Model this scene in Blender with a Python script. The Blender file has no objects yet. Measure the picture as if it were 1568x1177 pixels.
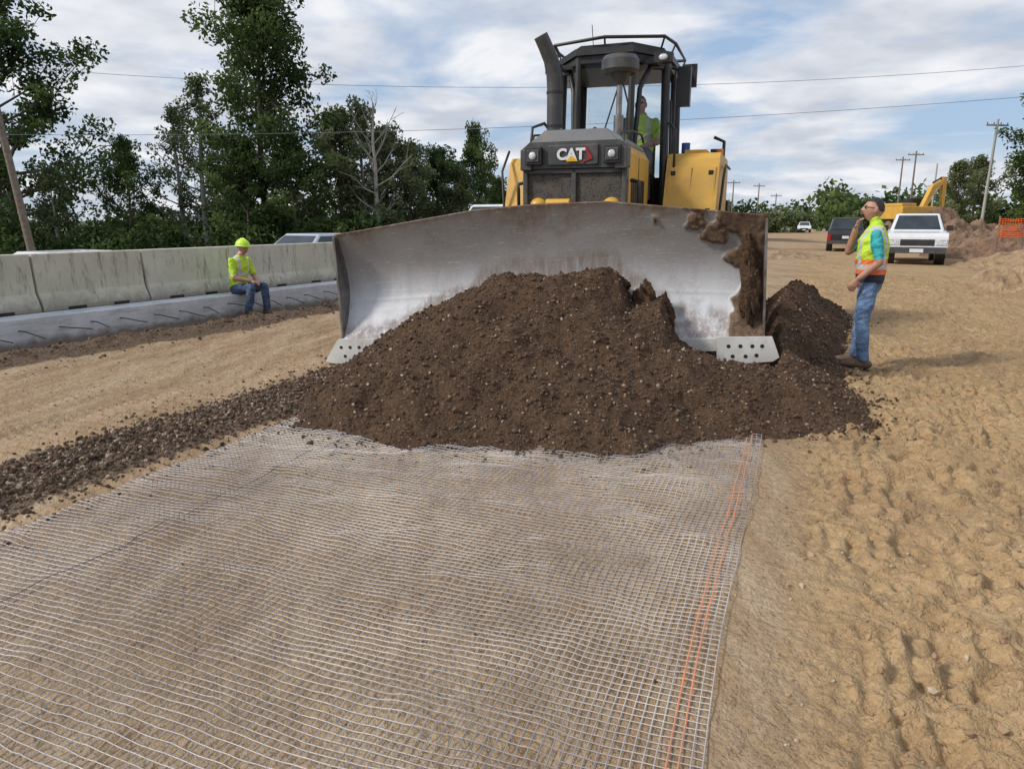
import bpy, math, random
import numpy as np
from mathutils import Vector, Matrix
random.seed(7); rng=np.random.default_rng(7)
scene=bpy.context.scene
R=math.radians
# ------------------------------------------------------------------ noise
def _h(ix,iy,seed):
    n=(ix.astype(np.int64)*374761393+iy.astype(np.int64)*668265263+seed*1442695041)&0xffffffff
    n=((n^(n>>13))*1274126177)&0xffffffff
    n=(n^(n>>16))&0xffffffff
    return n/4294967295.0
def vn(x,y,seed=0):
    x=np.asarray(x,float);y=np.asarray(y,float)
    ix=np.floor(x);iy=np.floor(y);fx=x-ix;fy=y-iy
    fx=fx*fx*(3-2*fx);fy=fy*fy*(3-2*fy)
    a=_h(ix,iy,seed);b=_h(ix+1,iy,seed);c=_h(ix,iy+1,seed);d=_h(ix+1,iy+1,seed)
    return (a*(1-fx)+b*fx)*(1-fy)+(c*(1-fx)+d*fx)*fy
def fbm(x,y,o=4,seed=0):
    r=0;a=.5;t=0
    for i in range(o):
        r=r+a*vn(x*2**i+i*17.3,y*2**i+i*9.1,seed+i);t+=a;a*=.5
    return r/t
def ss(a,b,x):
    t=np.clip((x-a)/(b-a),0,1);return t*t*(3-2*t)
# ------------------------------------------------------------------ mesh helpers
def np_mesh(name,V,F,attrs=None,smooth=False,mats=None,midx=None):
    V=np.asarray(V,np.float32);F=np.asarray(F,np.int32)
    me=bpy.data.meshes.new(name);n=F.shape[1]
    me.vertices.add(len(V));me.vertices.foreach_set('co',V.ravel())
    me.loops.add(F.size);me.loops.foreach_set('vertex_index',F.ravel())
    me.polygons.add(len(F));me.polygons.foreach_set('loop_start',np.arange(len(F),dtype=np.int32)*n)
    for m in (mats or []): me.materials.append(m)
    if midx is not None: me.polygons.foreach_set('material_index',np.asarray(midx,np.int32))
    me.polygons.foreach_set('use_smooth',np.full(len(F),smooth))
    me.update(calc_edges=True);me.validate()
    for k,v in (attrs or {}).items():
        a=me.attributes.new(k,'FLOAT','POINT');a.data.foreach_set('value',np.asarray(v,np.float32).ravel())
    return me
def obj(name,me,parent=None,loc=None,rot=None):
    o=bpy.data.objects.new(name,me);scene.collection.objects.link(o)
    if parent is not None:o.parent=parent
    if loc is not None:o.location=loc
    if rot is not None:o.rotation_euler=rot
    return o
def grid_faces(ny,nx):
    i=np.arange(ny*nx).reshape(ny,nx)
    return np.stack([i[:-1,:-1].ravel(),i[:-1,1:].ravel(),i[1:,1:].ravel(),i[1:,:-1].ravel()],1)
class MB:
    def __init__(s):s.v=[];s.f=[];s.m=[];s.s=[]
    def add(s,vs,fs,m=0,sm=False,M=None):
        o=len(s.v)
        for v in vs:
            v=Vector(v)
            if M is not None:v=M@v
            s.v.append(tuple(v))
        for f in fs:s.f.append([o+i for i in f]);s.m.append(m);s.s.append(sm)
    def box(s,x0,x1,y0,y1,z0,z1,m=0,M=None):
        vs=[(x,y,z) for z in(z0,z1) for y in(y0,y1) for x in(x0,x1)]
        s.add(vs,[(0,2,3,1),(4,5,7,6),(0,1,5,4),(2,6,7,3),(0,4,6,2),(1,3,7,5)],m,False,M)
    def cyl(s,p,q,r1,r2=None,n=16,m=0,M=None,cap=True):
        if r2 is None:r2=r1
        p=Vector(p);q=Vector(q);d=(q-p).normalized()
        a=d.orthogonal().normalized();b=d.cross(a)
        A=[p+(a*math.cos(t)+b*math.sin(t))*r1 for t in [2*math.pi*i/n for i in range(n)]]
        B=[q+(a*math.cos(t)+b*math.sin(t))*r2 for t in [2*math.pi*i/n for i in range(n)]]
        s.add(A+B,[(i,(i+1)%n,n+(i+1)%n,n+i) for i in range(n)],m,True,M)
        if cap:
            s.add(A,[list(range(n))[::-1]],m,False,M);s.add(B,[list(range(n))],m,False,M)
    def tube(s,pts,r,n=8,m=0,M=None):
        pts=[Vector(p) for p in pts]
        rs=r if isinstance(r,(list,tuple)) else [r]*len(pts)
        prev=None;rings=[]
        for i,p in enumerate(pts):
            d=(pts[min(i+1,len(pts)-1)]-pts[max(i-1,0)]).normalized()
            a=(d.orthogonal() if prev is None else (prev-d*prev.dot(d))).normalized();prev=a;b=d.cross(a)
            rings.append([p+(a*math.cos(2*math.pi*k/n)+b*math.sin(2*math.pi*k/n))*rs[i] for k in range(n)])
        vs=[v for rr in rings for v in rr];fs=[]
        for i in range(len(pts)-1):
            for k in range(n):fs.append((i*n+k,i*n+(k+1)%n,(i+1)*n+(k+1)%n,(i+1)*n+k))
        s.add(vs,fs,m,True,M)
        s.add(rings[0],[list(range(n))[::-1]],m,False,M);s.add(rings[-1],[list(range(n))],m,False,M)
    def prism(s,poly,axis,a,b,m=0,M=None,capm=None):
        n=len(poly)
        def P(p,t):
            if axis=='x':return(t,p[0],p[1])
            if axis=='y':return(p[0],t,p[1])
            return(p[0],p[1],t)
        A=[P(p,a) for p in poly];B=[P(p,b) for p in poly]
        s.add(A+B,[(i,(i+1)%n,n+(i+1)%n,n+i) for i in range(n)],m,False,M)
        cm=m if capm is None else capm
        s.add(A,[list(range(n))[::-1]],cm,False,M);s.add(B,[list(range(n))],cm,False,M)
    def ell(s,c,rx,ry,rz,m=0,n=12,k=8,M=None,R3=None):
        vs=[];fs=[]
        for i in range(k+1):
            th=math.pi*i/k
            for j in range(n):
                ph=2*math.pi*j/n
                v=Vector((rx*math.sin(th)*math.cos(ph),ry*math.sin(th)*math.sin(ph),rz*math.cos(th)))
                if R3 is not None:v=R3@v
                vs.append(v+Vector(c))
        for i in range(k):
            for j in range(n):fs.append((i*n+j,(i+1)*n+j,(i+1)*n+(j+1)%n,i*n+(j+1)%n))
        s.add(vs,fs,m,True,M)
    def loft(s,pts,rad,side,n=16,m=0):
        pts=[Vector(p) for p in pts];side=Vector(side);rings=[]
        P=[];RR=[]
        d0=(pts[1]-pts[0]).normalized();d1=(pts[-1]-pts[-2]).normalized()
        e0=min(rad[0]);e1=min(rad[-1])
        P+= [pts[0]-d0*e0*.98,pts[0]-d0*e0*.7];RR+=[tuple(x*.15 for x in rad[0]),tuple(x*.7 for x in rad[0])]
        P+=pts;RR+=list(rad)
        P+= [pts[-1]+d1*e1*.7,pts[-1]+d1*e1*.98];RR+=[tuple(x*.7 for x in rad[-1]),tuple(x*.15 for x in rad[-1])]
        for i,p in enumerate(P):
            d=(P[min(i+1,len(P)-1)]-P[max(i-1,0)]).normalized()
            a=(side-d*side.dot(d))
            a=a.normalized() if a.length>1e-4 else d.orthogonal().normalized()
            b=d.cross(a)
            rings.append([p+a*math.cos(2*math.pi*k/n)*RR[i][0]+b*math.sin(2*math.pi*k/n)*RR[i][1] for k in range(n)])
        vs=[v for rr in rings for v in rr];fs=[]
        for i in range(len(P)-1):
            for k in range(n):fs.append((i*n+k,i*n+(k+1)%n,(i+1)*n+(k+1)%n,(i+1)*n+k))
        fs.append(list(range(n))[::-1]);fs.append([(len(P)-1)*n+k for k in range(n)])
        s.add(vs,fs,m,True)
    def mesh(s,name,mats):
        me=bpy.data.meshes.new(name);me.from_pydata(s.v,[],s.f)
        for mm in mats:me.materials.append(mm)
        me.polygons.foreach_set('material_index',s.m);me.polygons.foreach_set('use_smooth',s.s)
        me.update();return me
    def build(s,name,mats,parent=None,bevel=0,loc=None,rot=None):
        o=obj(name,s.mesh(name,mats),parent,loc,rot)
        if bevel:
            b=o.modifiers.new('bevel','BEVEL');b.width=bevel;b.segments=2;b.limit_method='ANGLE';b.angle_limit=R(40)
        return o
# ------------------------------------------------------------------ materials
def nt(name):
    m=bpy.data.materials.new(name);m.use_nodes=True
    t=m.node_tree;return m,t,t.nodes['Principled BSDF']
def N(t,k,**kw):
    n=t.nodes.new(k)
    for a,b in kw.items():setattr(n,a,b)
    return n
def noise(t,vec,scale,detail=4,rough=.6,dist=0):
    n=N(t,'ShaderNodeTexNoise');n.inputs['Scale'].default_value=scale;n.inputs['Detail'].default_value=detail
    n.inputs['Roughness'].default_value=rough;n.inputs['Distortion'].default_value=dist
    if vec is not None:t.links.new(vec,n.inputs['Vector'])
    return n.outputs['Fac']
def mix(t,f,a,b):
    n=N(t,'ShaderNodeMix',data_type='RGBA')
    for i,v in ((0,f),(6,a),(7,b)):
        if hasattr(v,'is_linked') or hasattr(v,'node'):t.links.new(v,n.inputs[i])
        else:n.inputs[i].default_value=(v if i==0 else (*v,1))
    return n.outputs[2]
def mr(t,v,a,b,c=0,d=1):
    n=N(t,'ShaderNodeMapRange');t.links.new(v,n.inputs[0])
    for i,x in enumerate((a,b,c,d)):n.inputs[i+1].default_value=x
    return n.outputs[0]
def ma(t,op,a,b):
    n=N(t,'ShaderNodeMath',operation=op)
    for i,v in enumerate((a,b)):
        if isinstance(v,(int,float)):n.inputs[i].default_value=v
        else:t.links.new(v,n.inputs[i])
    return n.outputs[0]
def bump(t,p,h,strength=.5,dist=.01,prev=None):
    b=N(t,'ShaderNodeBump');b.inputs['Strength'].default_value=strength;b.inputs['Distance'].default_value=dist
    t.links.new(h,b.inputs['Height'])
    if prev is not None:t.links.new(prev,b.inputs['Normal'])
    t.links.new(b.outputs[0],p.inputs['Normal']);return b.outputs[0]
def attr(t,n):
    a=N(t,'ShaderNodeAttribute');a.attribute_name=n;return a.outputs['Fac']
def pm(name,c1,c2=None,scale=4,rough=.6,metal=0,bs=0,bscale=60,bdist=.005,lo=.35,hi=.65,coat=0):
    m,t,p=nt(name);co=N(t,'ShaderNodeTexCoord').outputs['Object']
    p.inputs['Roughness'].default_value=rough;p.inputs['Metallic'].default_value=metal
    if coat:p.inputs['Coat Weight'].default_value=coat
    if c2 is None:c2=tuple(x*.8 for x in c1)
    f=mr(t,noise(t,co,scale),lo,hi)
    t.links.new(mix(t,f,c1,c2),p.inputs['Base Color'])
    if bs:bump(t,p,noise(t,co,bscale),bs,bdist)
    return m
def dusty(name,c1,c2,dust,rough=.45):
    m,t,p=nt(name);co=N(t,'ShaderNodeTexCoord').outputs['Object']
    c=mix(t,mr(t,noise(t,co,2.2),.35,.65),c1,c2)
    f=mr(t,noise(t,co,6,7,.75),.5,.72,0,.55);c=mix(t,f,c,dust)
    mp=N(t,'ShaderNodeMapping');mp.inputs['Scale'].default_value=(9,9,.8);t.links.new(co,mp.inputs['Vector'])
    c=mix(t,mr(t,noise(t,mp.outputs[0],1.5,5,.7),.6,.75,0,.45),c,dust)
    t.links.new(c,p.inputs['Base Color']);t.links.new(mr(t,f,0,.5,rough,.85),p.inputs['Roughness']);return m
M={}
M['yellow']=dusty('yellow_paint',(.70,.39,.05),(.57,.33,.055),(.40,.29,.16),.42)
M['black']=pm('black_paint',(.012,.012,.013),(.03,.028,.026),5,.45)
M['dgrey']=dusty('dark_grey_paint',(.045,.048,.052),(.07,.068,.065),(.16,.13,.1),.4)
M['mgrey']=dusty('grey_hood',(.22,.23,.25),(.27,.27,.27),(.32,.28,.24),.35)
M['steel']=pm('steel',(.3,.29,.28),(.16,.13,.11),6,.4,.8)
M['chrome']=pm('chrome_rod',(.6,.6,.6),(.5,.5,.5),6,.15,1)
M['rubber']=pm('rubber',(.02,.02,.02),(.05,.045,.04),10,.8)
M['trackst']=pm('track_steel',(.06,.045,.035),(.14,.1,.07),12,.6,.4,bs=.4)
M['endbit']=dusty('end_bit_paint',(.70,.69,.66),(.55,.53,.49),(.36,.3,.23),.55)
M['hole']=pm('bolt_recess',(.02,.018,.016),None,5,.7)
M['white']=pm('white_paint',(.74,.75,.76),(.66,.66,.65),2,.3,coat=.4)
M['blackcar']=pm('black_car_paint',(.015,.016,.018),(.03,.03,.03),2,.25,coat=.4)
M['silver']=pm('silver_paint',(.5,.55,.6),(.45,.5,.54),2,.3,.2,coat=.4)
M['red']=pm('red_paint',(.4,.02,.02),(.3,.02,.02),2,.3,coat=.4)
M['carglass']=pm('car_glass',(.02,.028,.033),(.05,.06,.07),1.5,.08)
M['lamp']=pm('lamp_lens',(.7,.72,.74),(.4,.42,.45),20,.12)
M['taill']=pm('tail_lens',(.45,.01,.01),(.3,.01,.01),20,.2)
M['badge']=pm('badge_yellow',(.8,.45,.02),None,20,.3)
M['skin']=pm('skin',(.50,.27,.19),(.43,.22,.15),12,.5,bs=.1,bscale=90)
M['hair']=pm('hair',(.02,.015,.012),(.04,.03,.022),60,.6,bs=.6,bscale=150)
M['lime']=pm('hi_vis_lime',(.58,.80,.05),(.44,.66,.04),7,.7,bs=.9,bscale=14,bdist=.03)
M['helmet']=pm('helmet_lime',(.58,.85,.05),(.5,.75,.05),3,.35)
M['teal']=pm('teal_shirt',(.05,.46,.48),(.04,.34,.37),7,.8,bs=.8,bscale=14,bdist=.03)
M['orange']=pm('hi_vis_orange',(.85,.2,.05),(.7,.14,.04),7,.7,bs=.5,bscale=14,bdist=.02)
M['refl']=pm('reflective_tape',(.6,.61,.61),(.46,.47,.47),9,.35)
M['navy']=pm('navy_cloth',(.02,.025,.05),(.03,.035,.06),9,.8,bs=.5,bscale=14,bdist=.02)
M['jeans']=pm('denim',(.07,.13,.25),(.17,.26,.41),8,.85,bs=1,bscale=10,bdist=.05)
M['djeans']=pm('dark_denim',(.035,.06,.12),(.08,.12,.2),9,.85,bs=1,bscale=11,bdist=.04)
M['boot']=pm('boot_leather',(.10,.06,.035),(.17,.11,.07),15,.7,bs=.3)
M['lens']=pm('sunglass_lens',(.01,.01,.012),None,5,.1)
M['lip']=pm('lip',(.3,.11,.09),None,5,.5)
M['wood']=pm('pole_wood',(.16,.12,.09),(.25,.2,.16),9,.9,bs=.3)
M['greypole']=pm('weathered_pole',(.3,.29,.27),(.4,.39,.37),9,.9,bs=.3)
M['wire']=pm('cable',(.22,.23,.25),None,5,.6)
M['rebar']=pm('epoxy_rebar',(.03,.07,.05),(.07,.06,.045),14,.6)
M['bark']=pm('bark',(.09,.07,.05),(.16,.13,.1),6,.95,bs=.5,bscale=20,bdist=.03)
M['palebark']=pm('pale_bark',(.26,.24,.21),(.36,.34,.3),6,.95)
M['fence']=pm('orange_mesh_fence',(.85,.16,.03),(.7,.13,.03),6,.7)
M['asphalt']=pm('asphalt',(.05,.05,.05),(.07,.068,.065),3,.9,bs=.3,bscale=80)
M['mark']=pm('road_paint',(.75,.75,.72),None,5,.7)
M['seat']=pm('seat_cloth',(.04,.04,.04),None,5,.9)
M['amber']=pm('amber_lens',(.8,.25,.02),None,5,.3)
M['bluecap']=pm('blue_plastic',(.03,.08,.3),None,5,.4)
def slab_mat():
    m,t,p=nt('slab_concrete');co=N(t,'ShaderNodeTexCoord').outputs['Object'];p.inputs['Roughness'].default_value=.88
    c=mix(t,mr(t,noise(t,co,2,6,.7),.35,.65),(.70,.72,.74),(.54,.55,.56))
    mp=N(t,'ShaderNodeMapping');mp.inputs['Scale'].default_value=(1,.5,5);t.links.new(co,mp.inputs['Vector'])
    c=mix(t,mr(t,noise(t,mp.outputs[0],4,6,.75),.5,.66,0,.7),c,(.30,.30,.30))
    sep=N(t,'ShaderNodeSeparateXYZ');t.links.new(co,sep.inputs[0])
    lo=mr(t,ma(t,'ADD',sep.outputs[2],ma(t,'MULTIPLY',noise(t,co,5),.25)),.13,.24,.8,0)
    c=mix(t,lo,c,(.16,.11,.07));t.links.new(c,p.inputs['Base Color'])
    bump(t,p,noise(t,co,28,6,.7),.6,.015);return m
M['concrete2']=slab_mat()
def barrier_mat():
    m,t,p=nt('barrier_concrete');co=N(t,'ShaderNodeTexCoord').outputs['Object']
    p.inputs['Roughness'].default_value=.9
    oi=N(t,'ShaderNodeObjectInfo').outputs['Random']
    base=mix(t,mr(t,noise(t,co,2.5),.35,.7),(.56,.53,.42),(.44,.42,.33))
    base=mix(t,mr(t,oi,0,1,0,.45),base,(.62,.61,.55))
    mp=N(t,'ShaderNodeMapping');mp.inputs['Scale'].default_value=(7,7,1.2);t.links.new(co,mp.inputs['Vector'])
    adn=N(t,'ShaderNodeVectorMath',operation='ADD');t.links.new(mp.outputs[0],adn.inputs[0])
    cbn=N(t,'ShaderNodeCombineXYZ');t.links.new(ma(t,'MULTIPLY',oi,40),cbn.inputs[1]);t.links.new(cbn.outputs[0],adn.inputs[1])
    st=mr(t,noise(t,adn.outputs[0],1.3,6,.75),.52,.66,0,.8)
    base=mix(t,st,base,(.14,.125,.10))
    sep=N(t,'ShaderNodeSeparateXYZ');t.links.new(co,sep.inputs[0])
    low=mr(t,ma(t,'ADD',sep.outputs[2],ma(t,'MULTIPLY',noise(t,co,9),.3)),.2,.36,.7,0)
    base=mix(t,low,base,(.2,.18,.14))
    t.links.new(base,p.inputs['Base Color']);bump(t,p,noise(t,co,25),.4,.012);return m
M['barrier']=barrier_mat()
def glass_mat():
    m=bpy.data.materials.new('cab_glass');m.use_nodes=True;t=m.node_tree
    t.nodes.clear();o=N(t,'ShaderNodeOutputMaterial');mx=N(t,'ShaderNodeMixShader')
    tr=N(t,'ShaderNodeBsdfTransparent');tr.inputs[0].default_value=(.88,.91,.91,1)
    g=N(t,'ShaderNodeBsdfGlossy');g.inputs['Roughness'].default_value=.03;g.inputs[0].default_value=(.9,.9,.9,1)
    f=N(t,'ShaderNodeFresnel');f.inputs[0].default_value=1.4
    t.links.new(f.outputs[0],mx.inputs[0]);t.links.new(tr.outputs[0],mx.inputs[1]);t.links.new(g.outputs[0],mx.inputs[2])
    t.links.new(mx.outputs[0],o.inputs[0]);return m
M['glass']=glass_mat()
def grille_mat():
    m,t,p=nt('grille_mesh');co=N(t,'ShaderNodeTexCoord').outputs['Object']
    v=N(t,'ShaderNodeTexVoronoi');v.inputs['Scale'].default_value=38;t.links.new(co,v.inputs['Vector'])
    c=mix(t,mr(t,v.outputs['Distance'],.2,.45),(.004,.004,.004),(.07,.06,.05))
    c=mix(t,mr(t,noise(t,co,3,5,.7),.5,.72,0,.8),c,(.13,.095,.065))
    t.links.new(c,p.inputs['Base Color'])
    p.inputs['Roughness'].default_value=.6;return m
M['grille']=grille_mat()
def leaf_mat(name,a,b,c):
    m=bpy.data.materials.new(name);m.use_nodes=True;t=m.node_tree;t.nodes.clear()
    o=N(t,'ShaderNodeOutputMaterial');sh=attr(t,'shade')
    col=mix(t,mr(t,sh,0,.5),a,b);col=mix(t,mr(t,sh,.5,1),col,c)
    d=N(t,'ShaderNodeBsdfDiffuse');t.links.new(col,d.inputs[0])
    tr=N(t,'ShaderNodeBsdfTranslucent');t.links.new(col,tr.inputs[0])
    mx=N(t,'ShaderNodeMixShader');mx.inputs[0].default_value=.35
    t.links.new(d.outputs[0],mx.inputs[1]);t.links.new(tr.outputs[0],mx.inputs[2]);t.links.new(mx.outputs[0],o.inputs[0]);return m
M['leafd']=leaf_mat('leaves_dark',(.035,.055,.022),(.078,.118,.042),(.15,.20,.07))
M['leafl']=leaf_mat('leaves_light',(.085,.105,.052),(.145,.175,.08),(.25,.28,.15))
# ------------------------------------------------------------------ frames (metres)
SD=(.365,.931)
L0=(-6.54,8.93)
def P(s,w,z=0):return(L0[0]+s*.452+w*.892,L0[1]+s*.892-w*.452,z)
poly=np.array([(-2.0,7.5),(-2.0,6.2),(-1.8,5.35),(-1.0,4.9),(0,4.74),(.9,4.8),(1.9,5.15),(2.75,5.35),(3.15,6.0),(3.35,6.9),(3.75,7.9),(4.6,9.6),(5.9,12.5),(5.0,13.1),(3.3,10.6),(2.7,9.2),(1.5,9.0),(-1.2,9.2)])
def poly_sd(X,Y):
    d=np.full(X.shape,1e9);ins=np.zeros(X.shape,bool);n=len(poly)
    for i in range(n):
        a=poly[i];b=poly[(i+1)%n];e=b-a
        t=np.clip(((X-a[0])*e[0]+(Y-a[1])*e[1])/(e@e),0,1)
        d=np.minimum(d,np.hypot(X-a[0]-t*e[0],Y-a[1]-t*e[1]))
        c=((a[1]>Y)!=(b[1]>Y))&(X<(b[0]-a[0])*(Y-a[1])/(b[1]-a[1]+1e-12)+a[0])
        ins^=c
    return np.where(ins,d,-d)
BC=(.27,7.42)
def pile_h(X,Y):
    sd=poly_sd(X,Y)+(fbm(X*1.7,Y*1.7,3,5)-.5)*.34+(fbm(X*7,Y*7,2,15)-.5)*.14
    slope=.5+.42*ss(6.3,9,Y)
    u=(X-BC[0])*.968-(Y-BC[1])*.252;v=(X-BC[0])*.252+(Y-BC[1])*.968
    ub=u+(vn(u*5,Y*0,3)-.5)*.1
    cap=np.interp(ub,[-2.6,-1.85,-1.7,-1.4,-1.0,-.3,.3,.72,.84,.98,1.25,1.36,1.7,1.95,2.38,2.52,2.9,6],[.0,.0,.25,.52,.78,1.03,1.04,1.12,1.04,.82,.8,.5,.30,.2,.16,.5,1.0,.95])
    cap=cap+(fbm(u*4,v*4,3,8)-.5)*.2*ss(.05,.5,cap)+ss(.15,.8,-v)*.16*ss(1.2,1.8,u)
    H=slope*sd
    k=.07;hh=np.clip(.5+.5*(cap-H)/k,0,1);H=H*hh+cap*(1-hh)-k*hh*(1-hh)
    beh=np.clip((v-.15)/.4,0,1)*(np.abs(u)<2.42)
    H=H*(1-beh)+np.minimum(H,.12)*beh
    w=ss(-.02,.25,sd)
    H=H+w*((fbm(X*5,Y*5,4,21)-.5)*.12+(fbm(X*22,Y*22,3,31)-.5)*.05)
    return H,sd
def berm_c(s):return -4.3-.10*np.sin(s*.8)+.12*ss(4,7,s)
def ground_h(X,Y):
    s=X*SD[0]+Y*SD[1];t=X*SD[1]-Y*SD[0]
    w=(X-L0[0])*.892-(Y-L0[1])*.452
    h=(fbm(X*.5,Y*.5,3,1)-.5)*.03*ss(1.5,4,np.abs(t+1.9))
    right=ss(.0,.25,t)
    fade=1-ss(20,50,Y)
    ph=s/.12+3.0*fbm(s*1.8,t*3.6,3,40)+1.0*vn(t*8,s*4,39);saw=ph-np.floor(ph)
    led=np.where(saw<.8,saw/.8,(1-saw)/.2)
    pm_=ss(.40,.50,fbm(s*3.6,t*5.0,3,41))*(.55+.45*ss(.4,.55,fbm(s*.8,t*1.0,2,45)))
    ph2=t/.12+2.8*fbm(s*2.6,t*1.6,3,47);sw2=ph2-np.floor(ph2);led2=np.where(sw2<.7,sw2/.7,(1-sw2)/.3)
    pm2=ss(.47,.55,fbm(s*4,t*4,3,48))
    lum=fbm(s*3.4,t*2.8,4,44)
    lum2=ss(.42,.6,fbm(s*8,t*6,3,49))
    rz=ss(.12,.45,t+.3*(vn(s*1.3,t*0,43)-.5))
    h=h+right*fade*(rz*((led-.5)*.068*pm_+(led2-.5)*.042*pm2+(lum2-.5)*.028)+(lum-.5)*.12*(.25+.75*rz)+(fbm(s*20,t*17,3,46)-.5)*.03)
    left=ss(-4.9,-5.3,t)*ss(1.2,1.7,w)
    h=h+left*((fbm(s*1.2,t*6,3,51)-.5)*.05+(fbm(X*12,Y*12,3,52)-.5)*.024)
    for tc in(-6.3,-7.6,-5.6):
        g=np.exp(-((t-tc-.15*np.sin(s*.35))/.17)**2)
        h=h+left*g*(-.02+.012*np.sin(s*2*math.pi/.10+t*8))*fade
    mid=ss(-3.9,-3.7,t)*ss(.2,-.1,t)
    h=h+mid*((fbm(X*3,Y*3,3,61)-.5)*.02+(fbm(X*16,Y*16,2,62)-.5)*.010)
    cle=np.exp(-((t+5.08)/.2)**2)+np.exp(-((t+3.84)/.1)**2)
    h=h+cle*.036*(np.sin(s*2*math.pi/.11)*.5)*fade
    bw=.42+.16*ss(4,7,s)
    bm=np.exp(-(np.abs(t-berm_c(s))/bw)**4)*ss(.3,1.4,s)*ss(13,9.5,s)
    h=h+bm*(.05+(fbm(X*8,Y*8,4,71)-.5)*.10)
    h=h-.08*ss(.55,.35,w)*ss(-.2,0,w)
    b2=np.exp(-((w-.95)/.3)**2)
    h=h+b2*(.10+(fbm(X*6,Y*6,3,75)-.5)*.14)*(w>0)
    h=h-.47*ss(-1.6,-2.1,w)
    dark=np.clip(bm*1.5+ss(1.55,1.25,w+.3*(fbm(X*1.5,Y*1.5,2,79)-.5))*ss(-.3,0,w)*1.0+.45*ss(18,24,Y)*ss(.56,.64,fbm(X*.25,Y*.25,3,78)),0,1)  # gravel berm, dark patches; slab-foot band is brown soil plus painted trench shadow
    grass=ss(-14,-16,w)
    return h,dark,grass,right
def graded(segs,lo,hi):
    a=[np.arange(x0,x1,st) for x0,x1,st in segs];a=np.concatenate(a)
    g=[a[0]-x for x in np.geomspace(.15,abs(lo-a[0]),26)][::-1]
    k=[a[-1]+x for x in np.geomspace(.15,abs(hi-a[-1]),26)]
    return np.concatenate([g,a,k])
xs=graded([(-12,-4.2,.05),(-4.2,.2,.03),(.2,5,.016),(5,12,.045)],-3000,3000)
ys=graded([(1.2,5.5,.014),(5.5,10,.025),(10,20,.07)],-300,4500)
X,Y=np.meshgrid(xs,ys);h,dark,grass,sandy=ground_h(X,Y)
me=np_mesh('ground',np.stack([X,Y,h],-1).reshape(-1,3),grid_faces(len(ys),len(xs)),{'soil_dark_and_shade':dark,'soil_grass':grass,'soil_sandy':sandy},True)
def ground_mat():
    m,t,p=nt('sandy_soil');co=N(t,'ShaderNodeTexCoord').outputs['Object'];p.inputs['Roughness'].default_value=.95
    p.inputs['Specular IOR Level'].default_value=.2
    mp=N(t,'ShaderNodeMapping');mp.inputs['Rotation'].default_value=(0,0,R(21.4));mp.inputs['Scale'].default_value=(2.2,.3,1);t.links.new(co,mp.inputs['Vector'])
    streak=noise(t,mp.outputs[0],1.9,6,.7)
    big=noise(t,co,.6,5,.65);fine=noise(t,co,30,4,.75);med=noise(t,co,5,4,.7)
    tan=mix(t,mr(t,med,.3,.7),(.44,.30,.175),(.32,.21,.12))
    tan=mix(t,mr(t,streak,.40,.62),tan,(.50,.375,.245))
    tan=mix(t,mr(t,big,.48,.66,0,.65),tan,(.27,.18,.105))
    tan2=mix(t,mr(t,med,.32,.68),(.52,.36,.195),(.40,.26,.132))
    tan2=mix(t,mr(t,big,.48,.66,0,.6),tan2,(.31,.20,.108))
    tan2=mix(t,mr(t,streak,.55,.72,0,.5),tan2,(.57,.43,.27))
    c=mix(t,attr(t,'soil_sandy'),tan,tan2)
    c=mix(t,mr(t,fine,.38,.66,0,.5),c,(.20,.127,.066))
    sp=noise(t,co,90,2,.6);c=mix(t,mr(t,sp,.66,.74,0,.55),c,(.58,.48,.36))
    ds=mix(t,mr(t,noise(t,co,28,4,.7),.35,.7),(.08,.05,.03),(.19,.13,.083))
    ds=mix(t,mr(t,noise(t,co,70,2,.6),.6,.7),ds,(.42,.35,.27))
    f=mr(t,ma(t,'ADD',attr(t,'soil_dark_and_shade'),ma(t,'MULTIPLY',ma(t,'SUBTRACT',noise(t,co,7,5,.7),.5),1.2)),.35,.6)
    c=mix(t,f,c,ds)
    c=mix(t,attr(t,'soil_grass'),c,mix(t,noise(t,co,2,2),(.05,.08,.025),(.11,.12,.05)))
    t.links.new(c,p.inputs['Base Color'])
    b=bump(t,p,noise(t,co,55,3,.75),.8,.016);bump(t,p,noise(t,co,14,3,.65),.8,.04,b);return m
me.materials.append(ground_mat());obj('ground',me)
# ------------------------------------------------------------------ stones helper
ico=np.array([(0,-1,1.618),(0,1,1.618),(0,-1,-1.618),(0,1,-1.618),(-1,1.618,0),(1,1.618,0),(-1,-1.618,0),(1,-1.618,0),(1.618,0,1),(1.618,0,-1),(-1.618,0,1),(-1.618,0,-1)])/1.9
icf=np.array([(0,8,1),(0,1,10),(0,10,6),(0,6,7),(0,7,8),(1,8,5),(1,5,4),(1,4,10),(8,7,9),(8,9,5),(10,4,11),(10,11,6),(2,3,9),(2,9,7),(2,7,6),(2,6,11),(2,11,3),(3,5,9),(3,4,5),(3,11,4)])
def stones(pos,size,shade):
    n=len(pos);j=ico[None]*(1+rng.uniform(-.28,.28,(n,12,1)))
    sc=size[:,None,None]*rng.uniform(.6,1.15,(n,1,3))
    a=rng.uniform(0,6.28,n);ca,sa=np.cos(a),np.sin(a);v=j*sc
    v=np.stack([v[...,0]*ca[:,None]-v[...,1]*sa[:,None],v[...,0]*sa[:,None]+v[...,1]*ca[:,None],v[...,2]],-1)+pos[:,None]
    f=icf[None]+(np.arange(n)*12)[:,None,None]
    return v.reshape(-1,3),f.reshape(-1,3),np.repeat(shade,12)
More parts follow.
